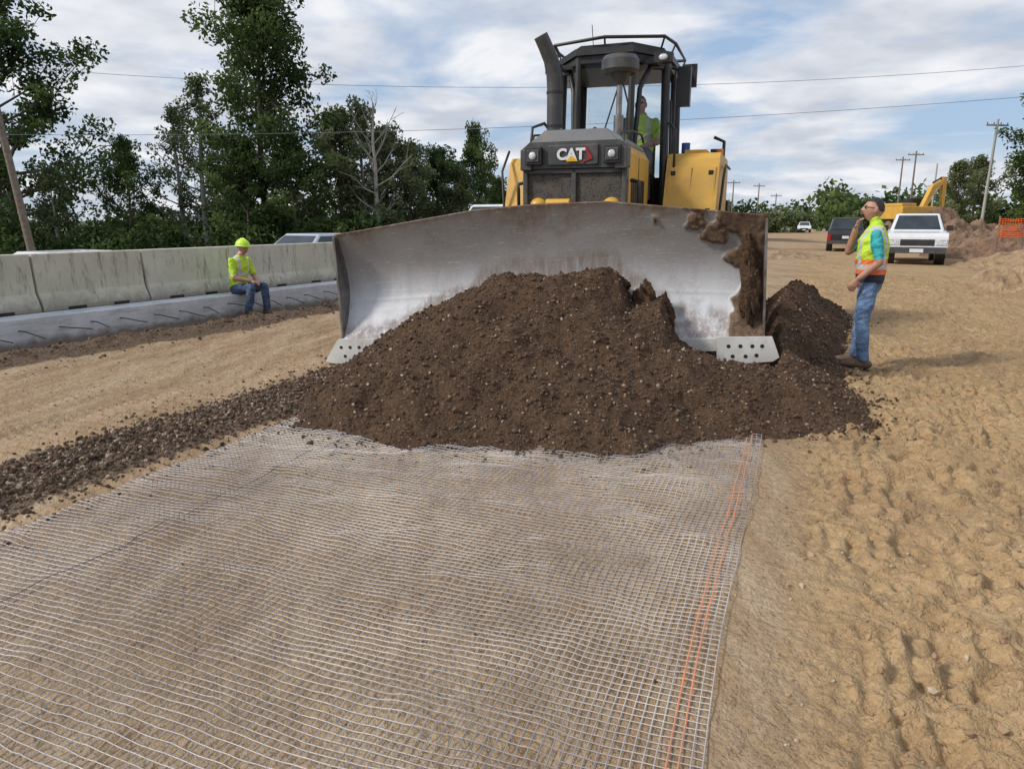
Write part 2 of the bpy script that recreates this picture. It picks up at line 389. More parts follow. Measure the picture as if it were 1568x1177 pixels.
def stone_mat(name,a,b,c):
    m,t,p=nt(name);p.inputs['Roughness'].default_value=.9;sh=attr(t,'shade')
    col=mix(t,mr(t,sh,0,.8),a,b);col=mix(t,mr(t,sh,.82,1),col,c)
    co=N(t,'ShaderNodeTexCoord').outputs['Object']
    col=mix(t,mr(t,noise(t,co,60,2),.4,.7,0,.5),col,a)
    t.links.new(col,p.inputs['Base Color']);return m
M['clod']=stone_mat('clods',(.055,.031,.017),(.150,.090,.052),(.50,.41,.31))
M['pebble']=stone_mat('pebbles',(.27,.175,.095),(.42,.29,.17),(.55,.46,.35))
# ------------------------------------------------------------------ dirt pile
px=np.arange(-2.6,6.3,.022);py=np.arange(4.3,13.4,.022)
X,Y=np.meshgrid(px,py);H,sd=pile_h(X,Y)
F=grid_faces(len(py),len(px));keep=(H.ravel()[F]>-.03).any(1);F=F[keep]
used=np.unique(F);rm=np.full(X.size,-1);rm[used]=np.arange(len(used))
V=np.stack([X,Y,H],-1).reshape(-1,3)[used]
def pile_mat():
    m,t,p=nt('dark_aggregate_soil');co=N(t,'ShaderNodeTexCoord').outputs['Object'];p.inputs['Roughness'].default_value=.92
    p.inputs['Specular IOR Level'].default_value=.25
    c=mix(t,mr(t,noise(t,co,3,5,.7),.35,.68),(.085,.047,.026),(.145,.084,.046))
    c=mix(t,mr(t,noise(t,co,38,4,.75),.42,.68),c,(.042,.023,.013))
    c=mix(t,mr(t,noise(t,co,85,2,.6),.62,.71,0,.75),c,(.36,.28,.20))
    t.links.new(c,p.inputs['Base Color'])
    b=bump(t,p,noise(t,co,55,4,.8),.9,.02);bump(t,p,noise(t,co,17,3,.7),.7,.04,b);return m
M['soil']=pile_mat()
pile=obj('dirt_pile',np_mesh('dirt_pile',V,rm[F],None,True,[M['soil']]))
n=46000;sx=rng.uniform(-2.7,6.2,n);sy=rng.uniform(4.3,13,n)
H,sd=pile_h(sx,sy);k=(sd>-.5)&((sd>0)|(rng.random(n)<np.exp(sd/.12)))&~((sy>8.2)&(sx<2.6))
sx,sy,H,sd=sx[k],sy[k],H[k],sd[k];g=ground_h(sx,sy)[0];z=np.maximum(H,g)
sz=.005+rng.gamma(1.8,.0036,len(sx));sz=np.clip(sz,.005,.027)
low=(sd<.6)&(rng.random(len(sx))<.05);sz[low]*=1.4
shd=rng.random(len(sx))*.84;lt=(rng.random(len(sx))<.10)&(sz<.02);shd[lt]=.88+.12*rng.random(lt.sum())
v,f,a=stones(np.stack([sx,sy,z+sz*.25],1),sz,shd)
obj('clods_and_stones',np_mesh('clods_and_stones',v,f,{'shade':a},False,[M['clod']]),pile)
n=22000;s=rng.uniform(.3,11,n);t=berm_c(s)+rng.normal(0,.29,n)*(1+.3*ss(4,7,s))
gx=s*SD[0]+t*SD[1];gy=s*SD[1]-t*SD[0];g=ground_h(gx,gy)[0];sz=np.clip(.004+rng.gamma(1.8,.0034,n),.004,.024)
shd=rng.random(n)*.84;lt=rng.random(n)<.16;shd[lt]=.95
v,f,a=stones(np.stack([gx,gy,g+sz*.3],1),sz,shd)
n=3500;ws=rng.uniform(-4,20,n);ww=np.abs(rng.normal(.8,.35,n));gx=L0[0]+ws*.452+ww*.892;gy=L0[1]+ws*.892-ww*.452
g=ground_h(gx,gy)[0];sz2=np.clip(.006+rng.gamma(1.6,.006,n),.006,.035)
v2,f2,a2=stones(np.stack([gx,gy,g+sz2*.1],1),sz2,rng.random(n)*.9)
obj('gravel_berm',np_mesh('gravel_berm',np.vstack([v,v2]),np.vstack([f,f2+len(v)]),{'shade':np.concatenate([a,a2])},False,[M['clod']]))
n=12000;gy=1.2+rng.random(n)**1.6*16;gx=rng.uniform(-8,9,n)
t=gx*SD[1]-gy*SD[0];w=(gx-L0[0])*.892-(gy-L0[1])*.452;k=((t>.05)|((t<-4.9)&(w>1.1)))&(poly_sd(gx,gy)<0)
gx,gy=gx[k],gy[k];g=ground_h(gx,gy)[0];sz=np.clip(.003+rng.gamma(1.8,.0026,len(gx)),.003,.02)
v,f,a=stones(np.stack([gx,gy,g+sz*.3],1),sz,rng.random(len(gx)))
obj('loose_pebbles',np_mesh('loose_pebbles',v,f,{'shade':a},False,[M['pebble']]))
n=1500;s=rng.uniform(1.5,6,n);t=rng.uniform(-3.7,-.1,n);kk=fbm(s*2.5,t*2.5,2,88)>.6;s,t=s[kk],t[kk]
gx=s*SD[0]+t*SD[1];gy=s*SD[1]-t*SD[0];g=ground_h(gx,gy)[0];sz=np.clip(.002+rng.gamma(1.5,.0015,len(s)),.002,.007)
v,f,a=stones(np.stack([gx,gy,g+sz*.5+.003],1),sz,rng.random(len(s))*.6)
obj('soil_crumbs',np_mesh('soil_crumbs',v,f,{'shade':a},False,[M['clod']]))
# ------------------------------------------------------------------ geogrid
def geogrid():
    T0,T1,S0,S1=-3.72,-.13,-.3,6.4;c=.0345
    nt_=int((T1-T0)/c);ns=int((S1-S0)/c);ts=T1-(nt_-np.arange(nt_+1))*c;s_=S0+np.arange(ns+1)*c
    SS,TT=np.meshgrid(s_,ts,indexing='ij')
    TT2=TT+.012*np.sin(SS*1.7+TT)+(fbm(SS*1.5,TT*1.5,2,81)-.5)*.03
    SS2=SS+.014*np.sin(TT*2.3+SS*.5)+(fbm(SS*1.2,TT*1.2,2,82)-.5)*.06+(vn(SS*20,TT*20,83)-.5)*.003
    Xg=SS2*SD[0]+TT2*SD[1];Yg=SS2*SD[1]-TT2*SD[0]
    Z=ground_h(Xg,Yg)[0]+.005+.03*np.clip(fbm(SS*2.6,TT*.6,3,84)-.42,0,1)*2+.012*ss(.5,.7,fbm(SS*6,TT*3,2,85))
    Z+=.012*ss(-.45,-.13,TT)*(.5+.5*np.sin(SS*5))
    G=np.stack([Xg,Yg,Z],-1);V=[];F=[];mi=[];o=0
    D=np.array([SD[0],SD[1],0]);NN=np.array([SD[1],-SD[0],0]);U=np.array([0,0,1.])
    def strip(line,side,wd,th,m):
        nonlocal o
        a=line-side*wd;b=line+side*wd;tp=line+U*th
        n=len(line);v=np.stack([a,tp,b],1).reshape(-1,3);i=np.arange(n-1)*3
        f=np.concatenate([np.stack([i,i+1,i+4,i+3],1),np.stack([i+1,i+2,i+5,i+4],1)])+o
        V.append(v);F.append(f);mi.append(np.full(len(f),m));o+=len(v)
    for j in range(nt_+1):
        tt=ts[j]; m=0
        if j in (nt_-3,nt_-2):m=1
        if abs(tt+3.02)<c*.6:m=2
        strip(G[:,j],NN,{0:.0023,1:.0036,2:.006}[m],.0025,m)
    for i in range(ns+1):
        strip(G[i],D,.0017,.0022,0)
    o2=np_mesh('geogrid',np.vstack(V),np.vstack(F),None,False,[M['gg'],M['ggo'],M['ggd']],np.concatenate(mi))
    obj('geogrid',o2)
M['gg']=pm('geogrid_polymer',(.62,.58,.55),(.25,.23,.24),.9,.45,lo=.38,hi=.6)
M['ggo']=pm('geogrid_orange',(.8,.24,.09),(.42,.25,.17),2.2,.5)
M['ggd']=pm('geogrid_dark',(.05,.05,.08),(.09,.09,.12),3,.5)
geogrid()
# ------------------------------------------------------------------ pavement slab, barriers, road
angS=math.atan2(-.452,.892)
mb=MB();mb.box(-2.2,0,-14,70,-.14,.35)
slab=mb.build('concrete_pavement_slab',[M['concrete2']],None,.012,(L0[0],L0[1],0),(0,0,angS))
mb=MB()
for i in range(60):
    y=-5+i*.48+random.uniform(-.05,.05);z=.2+random.uniform(-.02,.02)
    a=random.uniform(.0,.25);mb.tube([(-.02,y,z),(.1,y+.03,z-.005),(.34,y+a,z-random.uniform(.03,.1))],.009,6)
mb.build('tie_bars',[M['rebar']],slab)
prof=[(-.21,0),(.21,0),(.21,.06),(.12,.26),(.085,.8),(-.085,.8),(-.12,.26),(-.21,.06)]
mb=MB();mb.prism(prof,'y',.012,1.66,0)
bme=mb.mesh('concrete_barrier',[M['barrier'],M['hole']])
for i in range(-5,24):
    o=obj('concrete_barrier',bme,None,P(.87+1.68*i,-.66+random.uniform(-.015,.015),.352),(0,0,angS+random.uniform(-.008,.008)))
    b=o.modifiers.new('b','BEVEL');b.width=.018;b.segments=2
    mb=MB();mb.box(.205,.214,.35,.62,.0,.045);mb.box(.205,.214,1.05,1.3,.0,.045)
    mb.build('drain_slots',[M['hole']],o)
mb=MB();mb.box(-13.5,-2.3,-40,300,-.5,-.445);road=mb.build('asphalt_road',[M['asphalt']],None,0,(L0[0],L0[1],0),(0,0,angS))
mb=MB()
mb.box(-2.9,-2.78,-40,300,-.443,-.440)
for k in range(40):mb.box(-7.9,-7.78,-30+k*9,-27+k*9,-.443,-.440)
mb.build('lane_markings',[M['mark']],road)
# ------------------------------------------------------------------ bulldozer
dz=obj('bulldozer',None,None,(BC[0],BC[1],0),(0,0,R(-20)))
Y_,B_,G_,S_=0,1,2,3
mb=MB()
for sx_ in(-1,1):
    cx=sx_*1.08;r=.42;z0=.48;y0,y1=1.25,4.75
    L=y1-y0;per=2*L+2*math.pi*r;ns=46
    for i in range(ns):
        d=per*i/ns
        if d<L:p=(y0+d,z0-r,0)
        elif d<L+math.pi*r:a=(d-L)/r;p=(y1+r*math.sin(a),z0-r*math.cos(a),a)
        elif d<2*L+math.pi*r:p=(y1-(d-L-math.pi*r),z0+r,math.pi)
        else:a=(d-2*L-math.pi*r)/r;p=(y0-r*math.sin(a),z0+r*math.cos(a),math.pi+a)
        Mx=Matrix.Translation((cx,p[0],p[1]))@Matrix.Rotation(p[2],4,'X')
        mb.box(-.36,.36,-.085,.085,-.02,.03,0,Mx);mb.box(-.36,.36,-.02,.02,-.07,-.02,0,Mx)
    mb.cyl((cx-.12,y0,z0),(cx+.12,y0,z0),.36,n=24);mb.cyl((cx-.12,y1,z0),(cx+.12,y1,z0),.36,n=24)
    for k in range(6):mb.cyl((cx-.15,y0+.55+k*.48,.25),(cx+.15,y0+.55+k*.48,.25),.14,n=16)
    mb.box(cx-.14,cx+.14,y0+.2,y1-.2,.32,.6,1)
mb.build('tracks',[M['trackst'],M['yellow']],dz,.004)
mb=MB()
mb.box(-.7,.7,1.6,5,.5,1.5,2)
hp=[(-.6,1.2),(-.6,2.38),(-.52,2.52),(-.36,2.62),(.36,2.62),(.52,2.52),(.6,2.38),(.6,1.2)]
mb.prism(hp,'y',1.42,2.95,Y_)
mb.prism([(-.605,2.46),(-.525,2.54),(-.362,2.64),(.362,2.64),(.525,2.54),(.56,2.5),(.5,2.4),(-.5,2.4)],'y',1.40,2.8,S_)
mb.build('engine_hood',[M['yellow'],M['black'],M['dgrey'],M['mgrey']],dz,.015)
mb=MB()
mb.prism([(-.64,2.2),(-.64,2.42),(-.54,2.5),(.54,2.5),(.64,2.42),(.64,2.2)],'y',1.30,1.45,1)
mb.prism([(-.5,2.5),(-.36,2.63),(.36,2.63),(.5,2.5)],'y',1.32,1.42,0)
mb.box(-.63,-.57,1.32,1.45,1.1,2.2,1);mb.box(.57,.63,1.32,1.45,1.1,2.2,1);mb.box(-.03,.03,1.33,1.45,1.1,2.2,1)
mb.box(-.57,.57,1.33,1.45,2.14,2.2,1);mb.box(-.57,.57,1.33,1.45,1.1,1.2,1)
mb.box(-.64,-.5,1.25,1.32,2.18,2.42,1);mb.box(.5,.64,1.25,1.32,2.18,2.42,1);mb.box(-.3,.3,1.27,1.31,2.23,2.46,1)
for x in(-.2,.2):mb.box(x-.02,x+.02,1.45,2.6,2.64,2.665,1)
mb.build('front_frame',[M['mgrey'],M['dgrey']],dz,.02)
mb=MB();mb.box(-.57,-.03,1.37,1.39,1.2,2.14);mb.box(.03,.57,1.37,1.39,1.2,2.14);mb.build('radiator_grille',[M['grille']],dz)
mb=MB()
for x in(-.47,.47):
    mb.box(x-.1,x+.1,1.22,1.29,2.24,2.44,0);mb.box(x-.075,x+.075,1.205,1.225,2.27,2.41,1);mb.ell((x,1.20,2.34),.045,.02,.045,2)
mb.build('headlights',[M['black'],M['dgrey'],M['lamp']],dz,.01)
tc=bpy.data.curves.new('badge_text','FONT');tc.body='CAT';tc.size=.17;tc.extrude=.005;tc.offset=.007;tc.align_x='CENTER';tc.align_y='CENTER';tc.materials.append(M['white'])
obj('badge_text',tc,dz,(-.02,1.255,2.345),(R(90),0,0))
mb=MB();mb.prism([(-.08,2.27),(.07,2.27),(-.005,2.335)],'y',1.246,1.252,0);mb.prism([(.12,2.255),(.24,2.30),(.16,2.43),(.13,2.43),(.20,2.305),(.12,2.28)],'y',1.255,1.262,1);mb.build('badge_triangle',[M['badge'],M['taill']],dz)
mb=MB()
for x in(-.74,.74):
    mb.tube([(x*.86,1.55,1.62),(x,1.5,1.66),(x,1.48,1.98),(x,1.48,2.04),(x*.86,1.55,2.06)],.022,8)
mb.tube([(-.6,1.9,2.4),(-.72,1.9,2.55),(-.72,1.95,2.75),(-.58,2.0,2.8),(-.52,2.1,2.7)],.02,8)
for x in(-.55,.55):mb.tube([(x,1.46,2.5),(x,1.5,2.6),(x,2.0,2.66),(x,2.6,2.68),(x,2.75,2.6)],.014,6)
mb.build('grab_handles',[M['black']],dz)
mb=MB()
for k in range(7):mb.box(.6,.612,1.75+k*.13,1.82+k*.13,1.55,2.1,0)
mb.box(.6,.606,1.46,2.9,1.42,1.45,0);mb.box(.6,.606,2.2,2.22,1.45,2.36,0)
mb.build('hood_louvres',[M['black']],dz,.003)
mb=MB()
mb.tube([(-.46,2.05,2.5),(-.46,2.05,2.62)],.14,20,1)
mb.tube([(-.46,2.05,2.55),(-.46,2.05,3.2),(-.47,2.04,3.38),(-.50,2.0,3.54),(-.55,1.93,3.68),(-.60,1.88,3.8)],[.1,.1,.1,.095,.09,.088],20,0)
for z in(2.75,3.15):mb.cyl((-.46,2.05,z),(-.46,2.05,z+.03),.108,n=20,m=1)
mb.build('exhaust_stack',[M['dgrey'],M['black']],dz)
mb=MB()
mb.cyl((.37,2.0,2.5),(.37,2.0,3.3),.035,n=12,m=0);mb.cyl((.37,2.0,2.6),(.37,2.0,2.85),.06,n=14,m=0);mb.cyl((.37,2.0,3.2),(.37,2.0,3.32),.05,.13,n=20,m=1)
mb.cyl((.37,2,3.32),(.37,2,3.36),.19,.225,n=28,m=1);mb.cyl((.37,2,3.36),(.37,2,3.47),.225,.225,n=28,m=1);mb.cyl((.37,2,3.47),(.37,2,3.52),.225,.19,n=28,m=1)
mb.tube([(.40,2.0,3.25),(.46,2.1,3.0),(.42,2.2,2.7)],.012,6,1)
mb.build('receiver_mast',[M['steel'],M['dgrey']],dz)
cor=[(-.38,2.75),(.38,2.75),(.76,3.3),(.76,4.5),(-.76,4.5),(-.76,3.3)]
mb=MB()
def scaled(f,yo=0):return[((x*f),(y-3.6)*f+3.6+yo) for x,y in cor]
zb=1.55
for i,(x,y) in enumerate(cor):
    xt,yt=x*.94,(y-3.6)*.94+3.6
    r=.045 if i not in(2,3,4,5) else .06
    mb.tube([(x,y,zb),(xt,yt,3.74)],r,8,0)
def ring(z0,z1,f,m=0,th=.06):
    n=6;sc=scaled(f)
    for i in range(n):
        a=Vector((*sc[i],0));b=Vector((*sc[(i+1)%n],0));d=(b-a).normalized();nn=Vector((d.y,-d.x,0))*th/2
        vs=[a-nn,b-nn,b+nn,a+nn];vs=[(v.x,v.y,z) for z in(z0,z1) for v in vs]
        mb.add(vs,[(0,3,2,1),(4,5,6,7),(0,1,5,4),(1,2,6,5),(2,3,7,6),(3,0,4,7)],m)
ring(3.62,3.72,.945);ring(1.5,1.62,1.0)
mb.box(-.4,.4,2.72,2.78,1.5,2.62,0)
mb.box(-.76,.76,4.45,4.55,1.5,2.25,0)
mb.box(.72,.78,4.0,4.5,1.5,2.3,0);mb.box(-.78,-.72,4.0,4.5,1.5,2.3,0)
mb.tube([(.76,4.0,1.6),(.73,4.0,3.7)],.04,8,0);mb.tube([(-.76,4.0,1.6),(-.73,4.0,3.7)],.04,8,0)
mb.prism([(x,y) for x,y in scaled(1.03)],'z',3.72,3.8,0)
mb.prism([(x,y) for x,y in scaled(.9)],'z',3.8,3.86,0)
for sx_ in(-1,1):
    mb.tube([(sx_*.40,2.80,1.75),(sx_*.42,2.83,2.6),(sx_*.45,2.90,3.3),(sx_*.55,3.05,3.58),(sx_*.68,3.25,3.6)],.035,8,0)
    mb.tube([(sx_*.8,3.36,1.8),(sx_*.82,3.36,2.3),(sx_*.80,3.34,3.2)],.02,8,0)
mb.build('cab_frame',[M['black']],dz,.012)
mb=MB()
rails=[(-.74,2.95),(.0,2.72),(.74,2.95),(.82,3.4),(.82,4.5),(-.82,4.5),(-.82,3.4),(-.74,2.95)]
mb.tube([(x,y,3.92) for x,y in rails],.022,8,0)
for x,y in rails[:-1]:mb.tube([(x*.93,y+(.05 if y<3 else 0),3.78),(x,y,3.92)],.015,6,0)
mb.box(.62,.86,2.9,3.02,3.6,3.72,0);mb.box(-.86,-.66,2.9,3.02,3.56,3.68,0);mb.ell((.74,2.89,3.66),.06,.02,.04,1);mb.ell((-.76,2.89,3.62),.05,.02,.04,1)
mb.box(.84,1.02,3.55,3.7,3.15,3.66,0);mb.tube([(.76,3.6,3.66),(.92,3.62,3.6)],.02,8,0)
mb.tube([(.8,3.3,2.2),(.9,3.2,2.3),(.9,3.2,2.8),(.8,3.3,2.9)],.017,8,0)
mb.box(.86,1.06,3.9,4.0,3.45,3.75,0)
mb.cyl((-.3,3.4,3.8),(-.34,3.4,4.25),.006,n=6,m=0)
mb.cyl((.4,4.2,3.8),(.4,4.2,3.92),.05,n=12,m=2)
mb.build('roof_rails_and_work_lights',[M['black'],M['lamp'],M['amber']],dz,.006)
mb=MB()
def pane(i,z0,z1,ins=.05):
    j=(i+1)%6
    def at(k,z):
        f=1-.06*(z-zb)/(3.74-zb);x,y=cor[k];return Vector((x*f,(y-3.6)*f+3.6,z))
    a0,b0,a1,b1=at(i,z0),at(j,z0),at(i,z1),at(j,z1)
    l=lambda a,b,t:a+(b-a)*t
    mb.add([l(a0,b0,ins),l(a0,b0,1-ins),l(a1,b1,1-ins),l(a1,b1,ins)],[(0,1,2,3)],0)
pane(0,2.62,3.62);pane(1,1.62,3.62);pane(5,1.62,3.62);pane(2,2.0,3.62,.03);pane(4,2.0,3.62,.03);pane(3,2.25,3.62)
mb.build('cab_glass',[M['glass']],dz)
mb=MB()
mb.box(-.05,.5,3.75,4.15,1.9,2.25,0);mb.box(-.02,.48,4.1,4.22,2.2,2.85,0);mb.box(.08,.38,4.1,4.2,2.85,3.05,0)
mb.box(-.35,.35,2.85,3.05,1.6,2.55,1);mb.box(-.7,.7,2.9,4.4,1.55,1.62,1);mb.box(-.7,-.4,3.4,4.3,1.6,2.2,1);mb.box(.55,.7,3.6,4.3,1.6,2.2,1)
mb.box(.1,.35,2.95,3.0,2.75,2.95,1)
mb.box(-.66,.66,2.95,4.35,3.6,3.66,1)
mb.tube([(0,2.70,2.66),(.2,2.71,3.3)],.012,6,1)
mb.build('seat_and_console',[M['seat'],M['black']],dz,.02)
mb=MB()
for sx_ in(-1,1):
    x0,x1=(.8,1.5) if sx_>0 else(-1.5,-.8)
    mb.prism([(2.85,1.35),(3.25,2.42),(3.35,2.5),(4.75,2.5),(4.95,2.3),(4.95,1.35)],'x',x0,x1,0)
    mb.box(sx_*1.2-.34,sx_*1.2+.34,1.7,2.9,1.12,1.2,1)
    mb.box(sx_*1.2-.34,sx_*1.2+.34,4.9,5.3,1.12,1.9,1)
for x0,x1 in((.84,1.14),(1.18,1.46)):mb.prism([(2.98,1.62),(3.2,2.3),(3.19,2.32),(2.965,1.62)],'x',x0,x1,0)
mb.box(1.0,1.3,3.5,4.1,2.5,2.56,0)
mb.build('fenders_and_tanks',[M['yellow'],M['black']],dz,.035)
mb=MB()
mb.cyl((1.0,3.6,2.5),(1.0,3.6,2.66),.06,n=14,m=1);mb.tube([(1.45,4.5,2.5),(1.45,4.5,2.75),(1.3,4.5,2.82)],.025,8,0);mb.cyl((1.42,4.2,2.5),(1.42,4.2,2.62),.05,m=2)
mb.box(1.25,1.45,4.6,4.75,2.5,2.66,0)
mb.tube([(1.53,3.2,1.6),(1.56,3.3,2.2),(1.56,3.6,2.35),(1.56,4.4,2.35)],.018,8,0)
mb.tube([(-1.48,2.95,1.7),(-1.53,3.0,2.3),(-1.53,3.3,2.6)],.018,8,0)
for x in(.9,1.4):
    mb.box(x-.03,x+.03,2.93,2.97,1.7,1.76,0);mb.box(x-.03,x+.03,3.15,3.2,2.2,2.26,0)
mb.build('tank_fittings',[M['black'],M['bluecap'],M['amber']],dz)
mb=MB()
mb.box(-.6,.6,4.9,5.5,.7,1.9,0);mb.box(1.15,1.55,4.9,5.4,1.2,1.75,0)
for sx_ in(-1,1):
    mb.box(sx_*.62-.07,sx_*.62+.07,.3,1.9,.45,.75,0)
    mb.cyl((sx_*.45,1.45,1.75),(sx_*.5,.55,1.2),.065,n=14,m=0);mb.cyl((sx_*.5,.55,1.2),(sx_*.52,.25,.95),.035,n=12,m=2)
    mb.ell((sx_*.45,1.42,1.78),.12,.12,.1,0)
mb.box(-.3,.02,1.05,1.3,1.55,1.78,0);mb.cyl((-.28,1.17,1.8),(.0,1.17,1.8),.05,m=0)
for x in(-1.35,1.35):
    mb.box(x-.4,x+.4,.95,1.5,1.15,1.25,0);mb.box(x-.2,x+.35,1.0,1.4,1.25,1.42,1);mb.cyl((x-.1,1.1,1.45),(x+.25,1.15,1.5),.05,n=12,m=0)
mb.cyl((-2.05,.9,1.15),(-1.4,1.1,1.25),.07,n=12,m=0);mb.box(-2.15,-1.9,.7,1.0,.9,1.22,0)
mb.build('push_arms_and_cylinders',[M['yellow'],M['black'],M['chrome']],dz,.015)
# blade
bl=obj('blade',None,dz,(0,0,.36),(0,R(-2.7),R(5.4)))
nu,nv=260,90
uu=np.linspace(-2.27,2.27,nu);vv=np.linspace(0,1,nv);U,Vv=np.meshgrid(uu,vv)
zt=np.interp(U,[-2.27,-.65,.0,.75,1.4,2.27],[1.20,1.385,1.41,1.4,1.31,1.19])
Z=Vv*zt;Yb=.25*np.sin(np.pi*Vv**.9)+.10*Vv-.03
Yb=Yb-.04*ss(1.6,2.27,np.abs(U))
Yb=Yb-.004*np.exp(-((Vv-.36)/.012)**2)+(fbm(U*1.2,Vv*2,3,97)-.5)*.03
m1=ss(.0,.12,fbm(U*5,Z*5,4,91)-.47-.25*(1-ss(1.0,1.6,U+.4*(Z-1.0)))-.5*ss(1.02,.85,Z+.12*(U-1.7))*(1-ss(1.75,2.0,U)))
strip_=ss(-.05,.06,(fbm(U*5,Z*5,4,92)-.5)*.35-(2.04-U)+.08*np.sin(Z*7))*ss(1.35,1.1,Z)
pz=np.interp(U,[-2.3,-1.4,-1.0,-.3,.7,1.0,1.4,2.3],[.05,.30,.52,.76,.84,.66,.3,.1])
thin=ss(.50,.62,fbm(U*3.2,Z*6,4,96))*ss(.9,1.25,Z)*.6+ss(.12,.0,Z-pz-.25*(fbm(U*6,Z*3,3,99)-.5))*.6
thin=thin+ss(.04,.0,(zt-Z)-.03*fbm(U*8,U*0,2,98))*.6
dirt=np.clip(m1*(U>.9)+strip_,0,1)
lump=dirt*(.012+.06*fbm(U*8,Z*8,4,93))
Yb=Yb-lump
Vt=np.stack([U,Yb,Z],-1).reshape(-1,3)
Ybk=.25*np.sin(np.pi*Vv**.9)+.10*Vv+.035
Vk=np.stack([U,Ybk,Z],-1).reshape(-1,3)
F1=grid_faces(nv,nu);F2=grid_faces(nv,nu)[:,::-1]+nu*nv
idx=np.arange(nu*nv).reshape(nv,nu);o=nu*nv;E=[]
for a in(idx[0],idx[-1][::-1],idx[:,-1],idx[:,0][::-1]):E.append(np.stack([a[1:],a[:-1],a[:-1]+o,a[1:]+o],1))
def blade_mat():
    m,t,p=nt('blade_steel_wear_and_reflection');co=N(t,'ShaderNodeTexCoord').outputs['Object']
    sep=N(t,'ShaderNodeSeparateXYZ');t.links.new(co,sep.inputs[0]);z=sep.outputs[2]
    mp=N(t,'ShaderNodeMapping');mp.inputs['Scale'].default_value=(1,1,.12);t.links.new(co,mp.inputs['Vector'])
    vs=noise(t,mp.outputs[0],7,6,.7);mp2=N(t,'ShaderNodeMapping');mp2.inputs['Scale'].default_value=(.15,1,1.5);t.links.new(co,mp2.inputs['Vector']);hs=noise(t,mp2.outputs[0],9,6,.7)
    zz=ma(t,'ADD',z,ma(t,'MULTIPLY',ma(t,'SUBTRACT',vs,.5),.3))
    c=mix(t,mr(t,zz,.35,.85),(.62,.63,.655),(.33,.31,.295))  # polished low; dark upper half paints in the reflection of the concave face
    c=mix(t,mr(t,hs,.5,.75,0,.35),c,(.36,.33,.30))
    c=mix(t,mr(t,zz,1.1,1.42,0,.75),c,(.19,.15,.115))
    c=mix(t,mr(t,noise(t,co,3.2,7,.75),.54,.68,0,.4),c,(.28,.22,.17))
    c=mix(t,mr(t,noise(t,co,14,6,.8),.58,.7,0,.4),c,(.19,.14,.10))
    sc=noise(t,mp2.outputs[0],40,4,.6);c=mix(t,mr(t,sc,.62,.68,0,.45),c,(.70,.70,.70))
    th=ma(t,'MULTIPLY',attr(t,'smear'),mr(t,noise(t,mp.outputs[0],11,7,.8),.36,.55));c=mix(t,ma(t,'MULTIPLY',th,1.1),c,(.17,.11,.07))
    d=attr(t,'dirt');c=mix(t,mr(t,d,.02,.4),c,mix(t,mr(t,noise(t,co,22,5,.7),.35,.65),(.07,.042,.025),(.2,.13,.08)))
    t.links.new(c,p.inputs['Base Color'])
    t.links.new(mr(t,ma(t,'ADD',d,th),.1,.5,.18,0),p.inputs['Metallic']);
    t.links.new(ma(t,'MAXIMUM',mr(t,ma(t,'ADD',d,th),.1,.5,0,.9),mr(t,vs,.3,.7,.6,.78)),p.inputs['Roughness'])
    bump(t,p,noise(t,co,40,5,.7),.3,.012);return m
M['blade']=blade_mat()
zz_=np.zeros(nu*nv)
me=np_mesh('moldboard',np.vstack([Vt,Vk]),np.vstack([F1,F2]+E),{'dirt':np.concatenate([dirt.ravel(),zz_]),'smear':np.concatenate([np.clip(thin,0,1).ravel(),zz_])},True,[M['blade']])
obj('moldboard',me,bl)
mb=MB()
mb.box(-2.0,2.0,-.065,-.035,-.10,.03,3)
def plate(x0,x1,s):
    pl=[(x0,.05),(x1-.03,.05),(x1+.04,-.15),(x1-.02,-.19),(x0,-.23)] if s>0 else [(x0+.06,.05),(x1,.05),(x1,-.06),(x1-.08,-.2),(x0+.02,-.23),(x0-.12,-.2)]
    mb.prism(pl,'y',-.12,-.085,1)
    c=(x0+x1)/2
    for dx,dz_ in((-.16,-.04),(-.05,-.04),(.06,-.04),(.15,-.04),(-.12,-.14),(.0,-.14),(.1,-.13)):
        mb.cyl((c+dx,-.1225,dz_),(c+dx,-.119,dz_),.019,n=14,m=2)
plate(1.82,2.36,1);plate(-2.33,-1.82,-1)
for u0 in(-2.2,-1.5,-.7,0,.7,1.5,2.2):mb.box(u0-.03,u0+.03,.33,.5,.1,1.05,4)
mb.box(-2.2,2.2,.36,.46,.15,.35,4);mb.box(-2.2,2.2,.36,.46,.85,1.0,4)
mb.box(-2.27,-2.245,-.02,.4,.02,1.17,0);mb.box(2.245,2.27,-.02,.4,.02,1.16,0)
mb.build('cutting_edge_and_end_bits',[M['steel'],M['endbit'],M['hole'],M['endbit'],M['yellow']],bl,.004)
def lump_mesh(seed,rx,ry,rz):
    a=MB();a.ell((0,0,0),1,1,1,0,36,24);V=np.array(a.v)
    nn=fbm(V[:,0]*2.5+seed*3+V[:,2],V[:,1]*2.5+V[:,2]*2.5,4,seed)
    n2=fbm(V[:,0]*9+seed*3+V[:,2]*5,V[:,1]*9+V[:,2]*9,3,seed+3)
    V=V*(1+(nn-.5)*1.1+(n2-.5)*.35)[:,None]*np.array([rx,ry,rz]);a.v=[tuple(v) for v in V]
    return a.mesh('soil_lump',[M['soil']])
for i,(x,y,z,rx,ry,rz) in enumerate([(1.13,-.02,.30,.13,.14,.26),(1.3,.03,.22,.10,.12,.2),(.72,.0,.58,.2,.14,.12),(1.02,-.04,.12,.2,.18,.2),(-.3,.05,.55,.16,.12,.1),(2.12,.0,.45,.10,.08,.26),(2.1,0.07,.78,.08,.07,.2)]):
    obj('soil_lump',lump_mesh(i+3,rx,ry,rz),bl,(x,y,z))
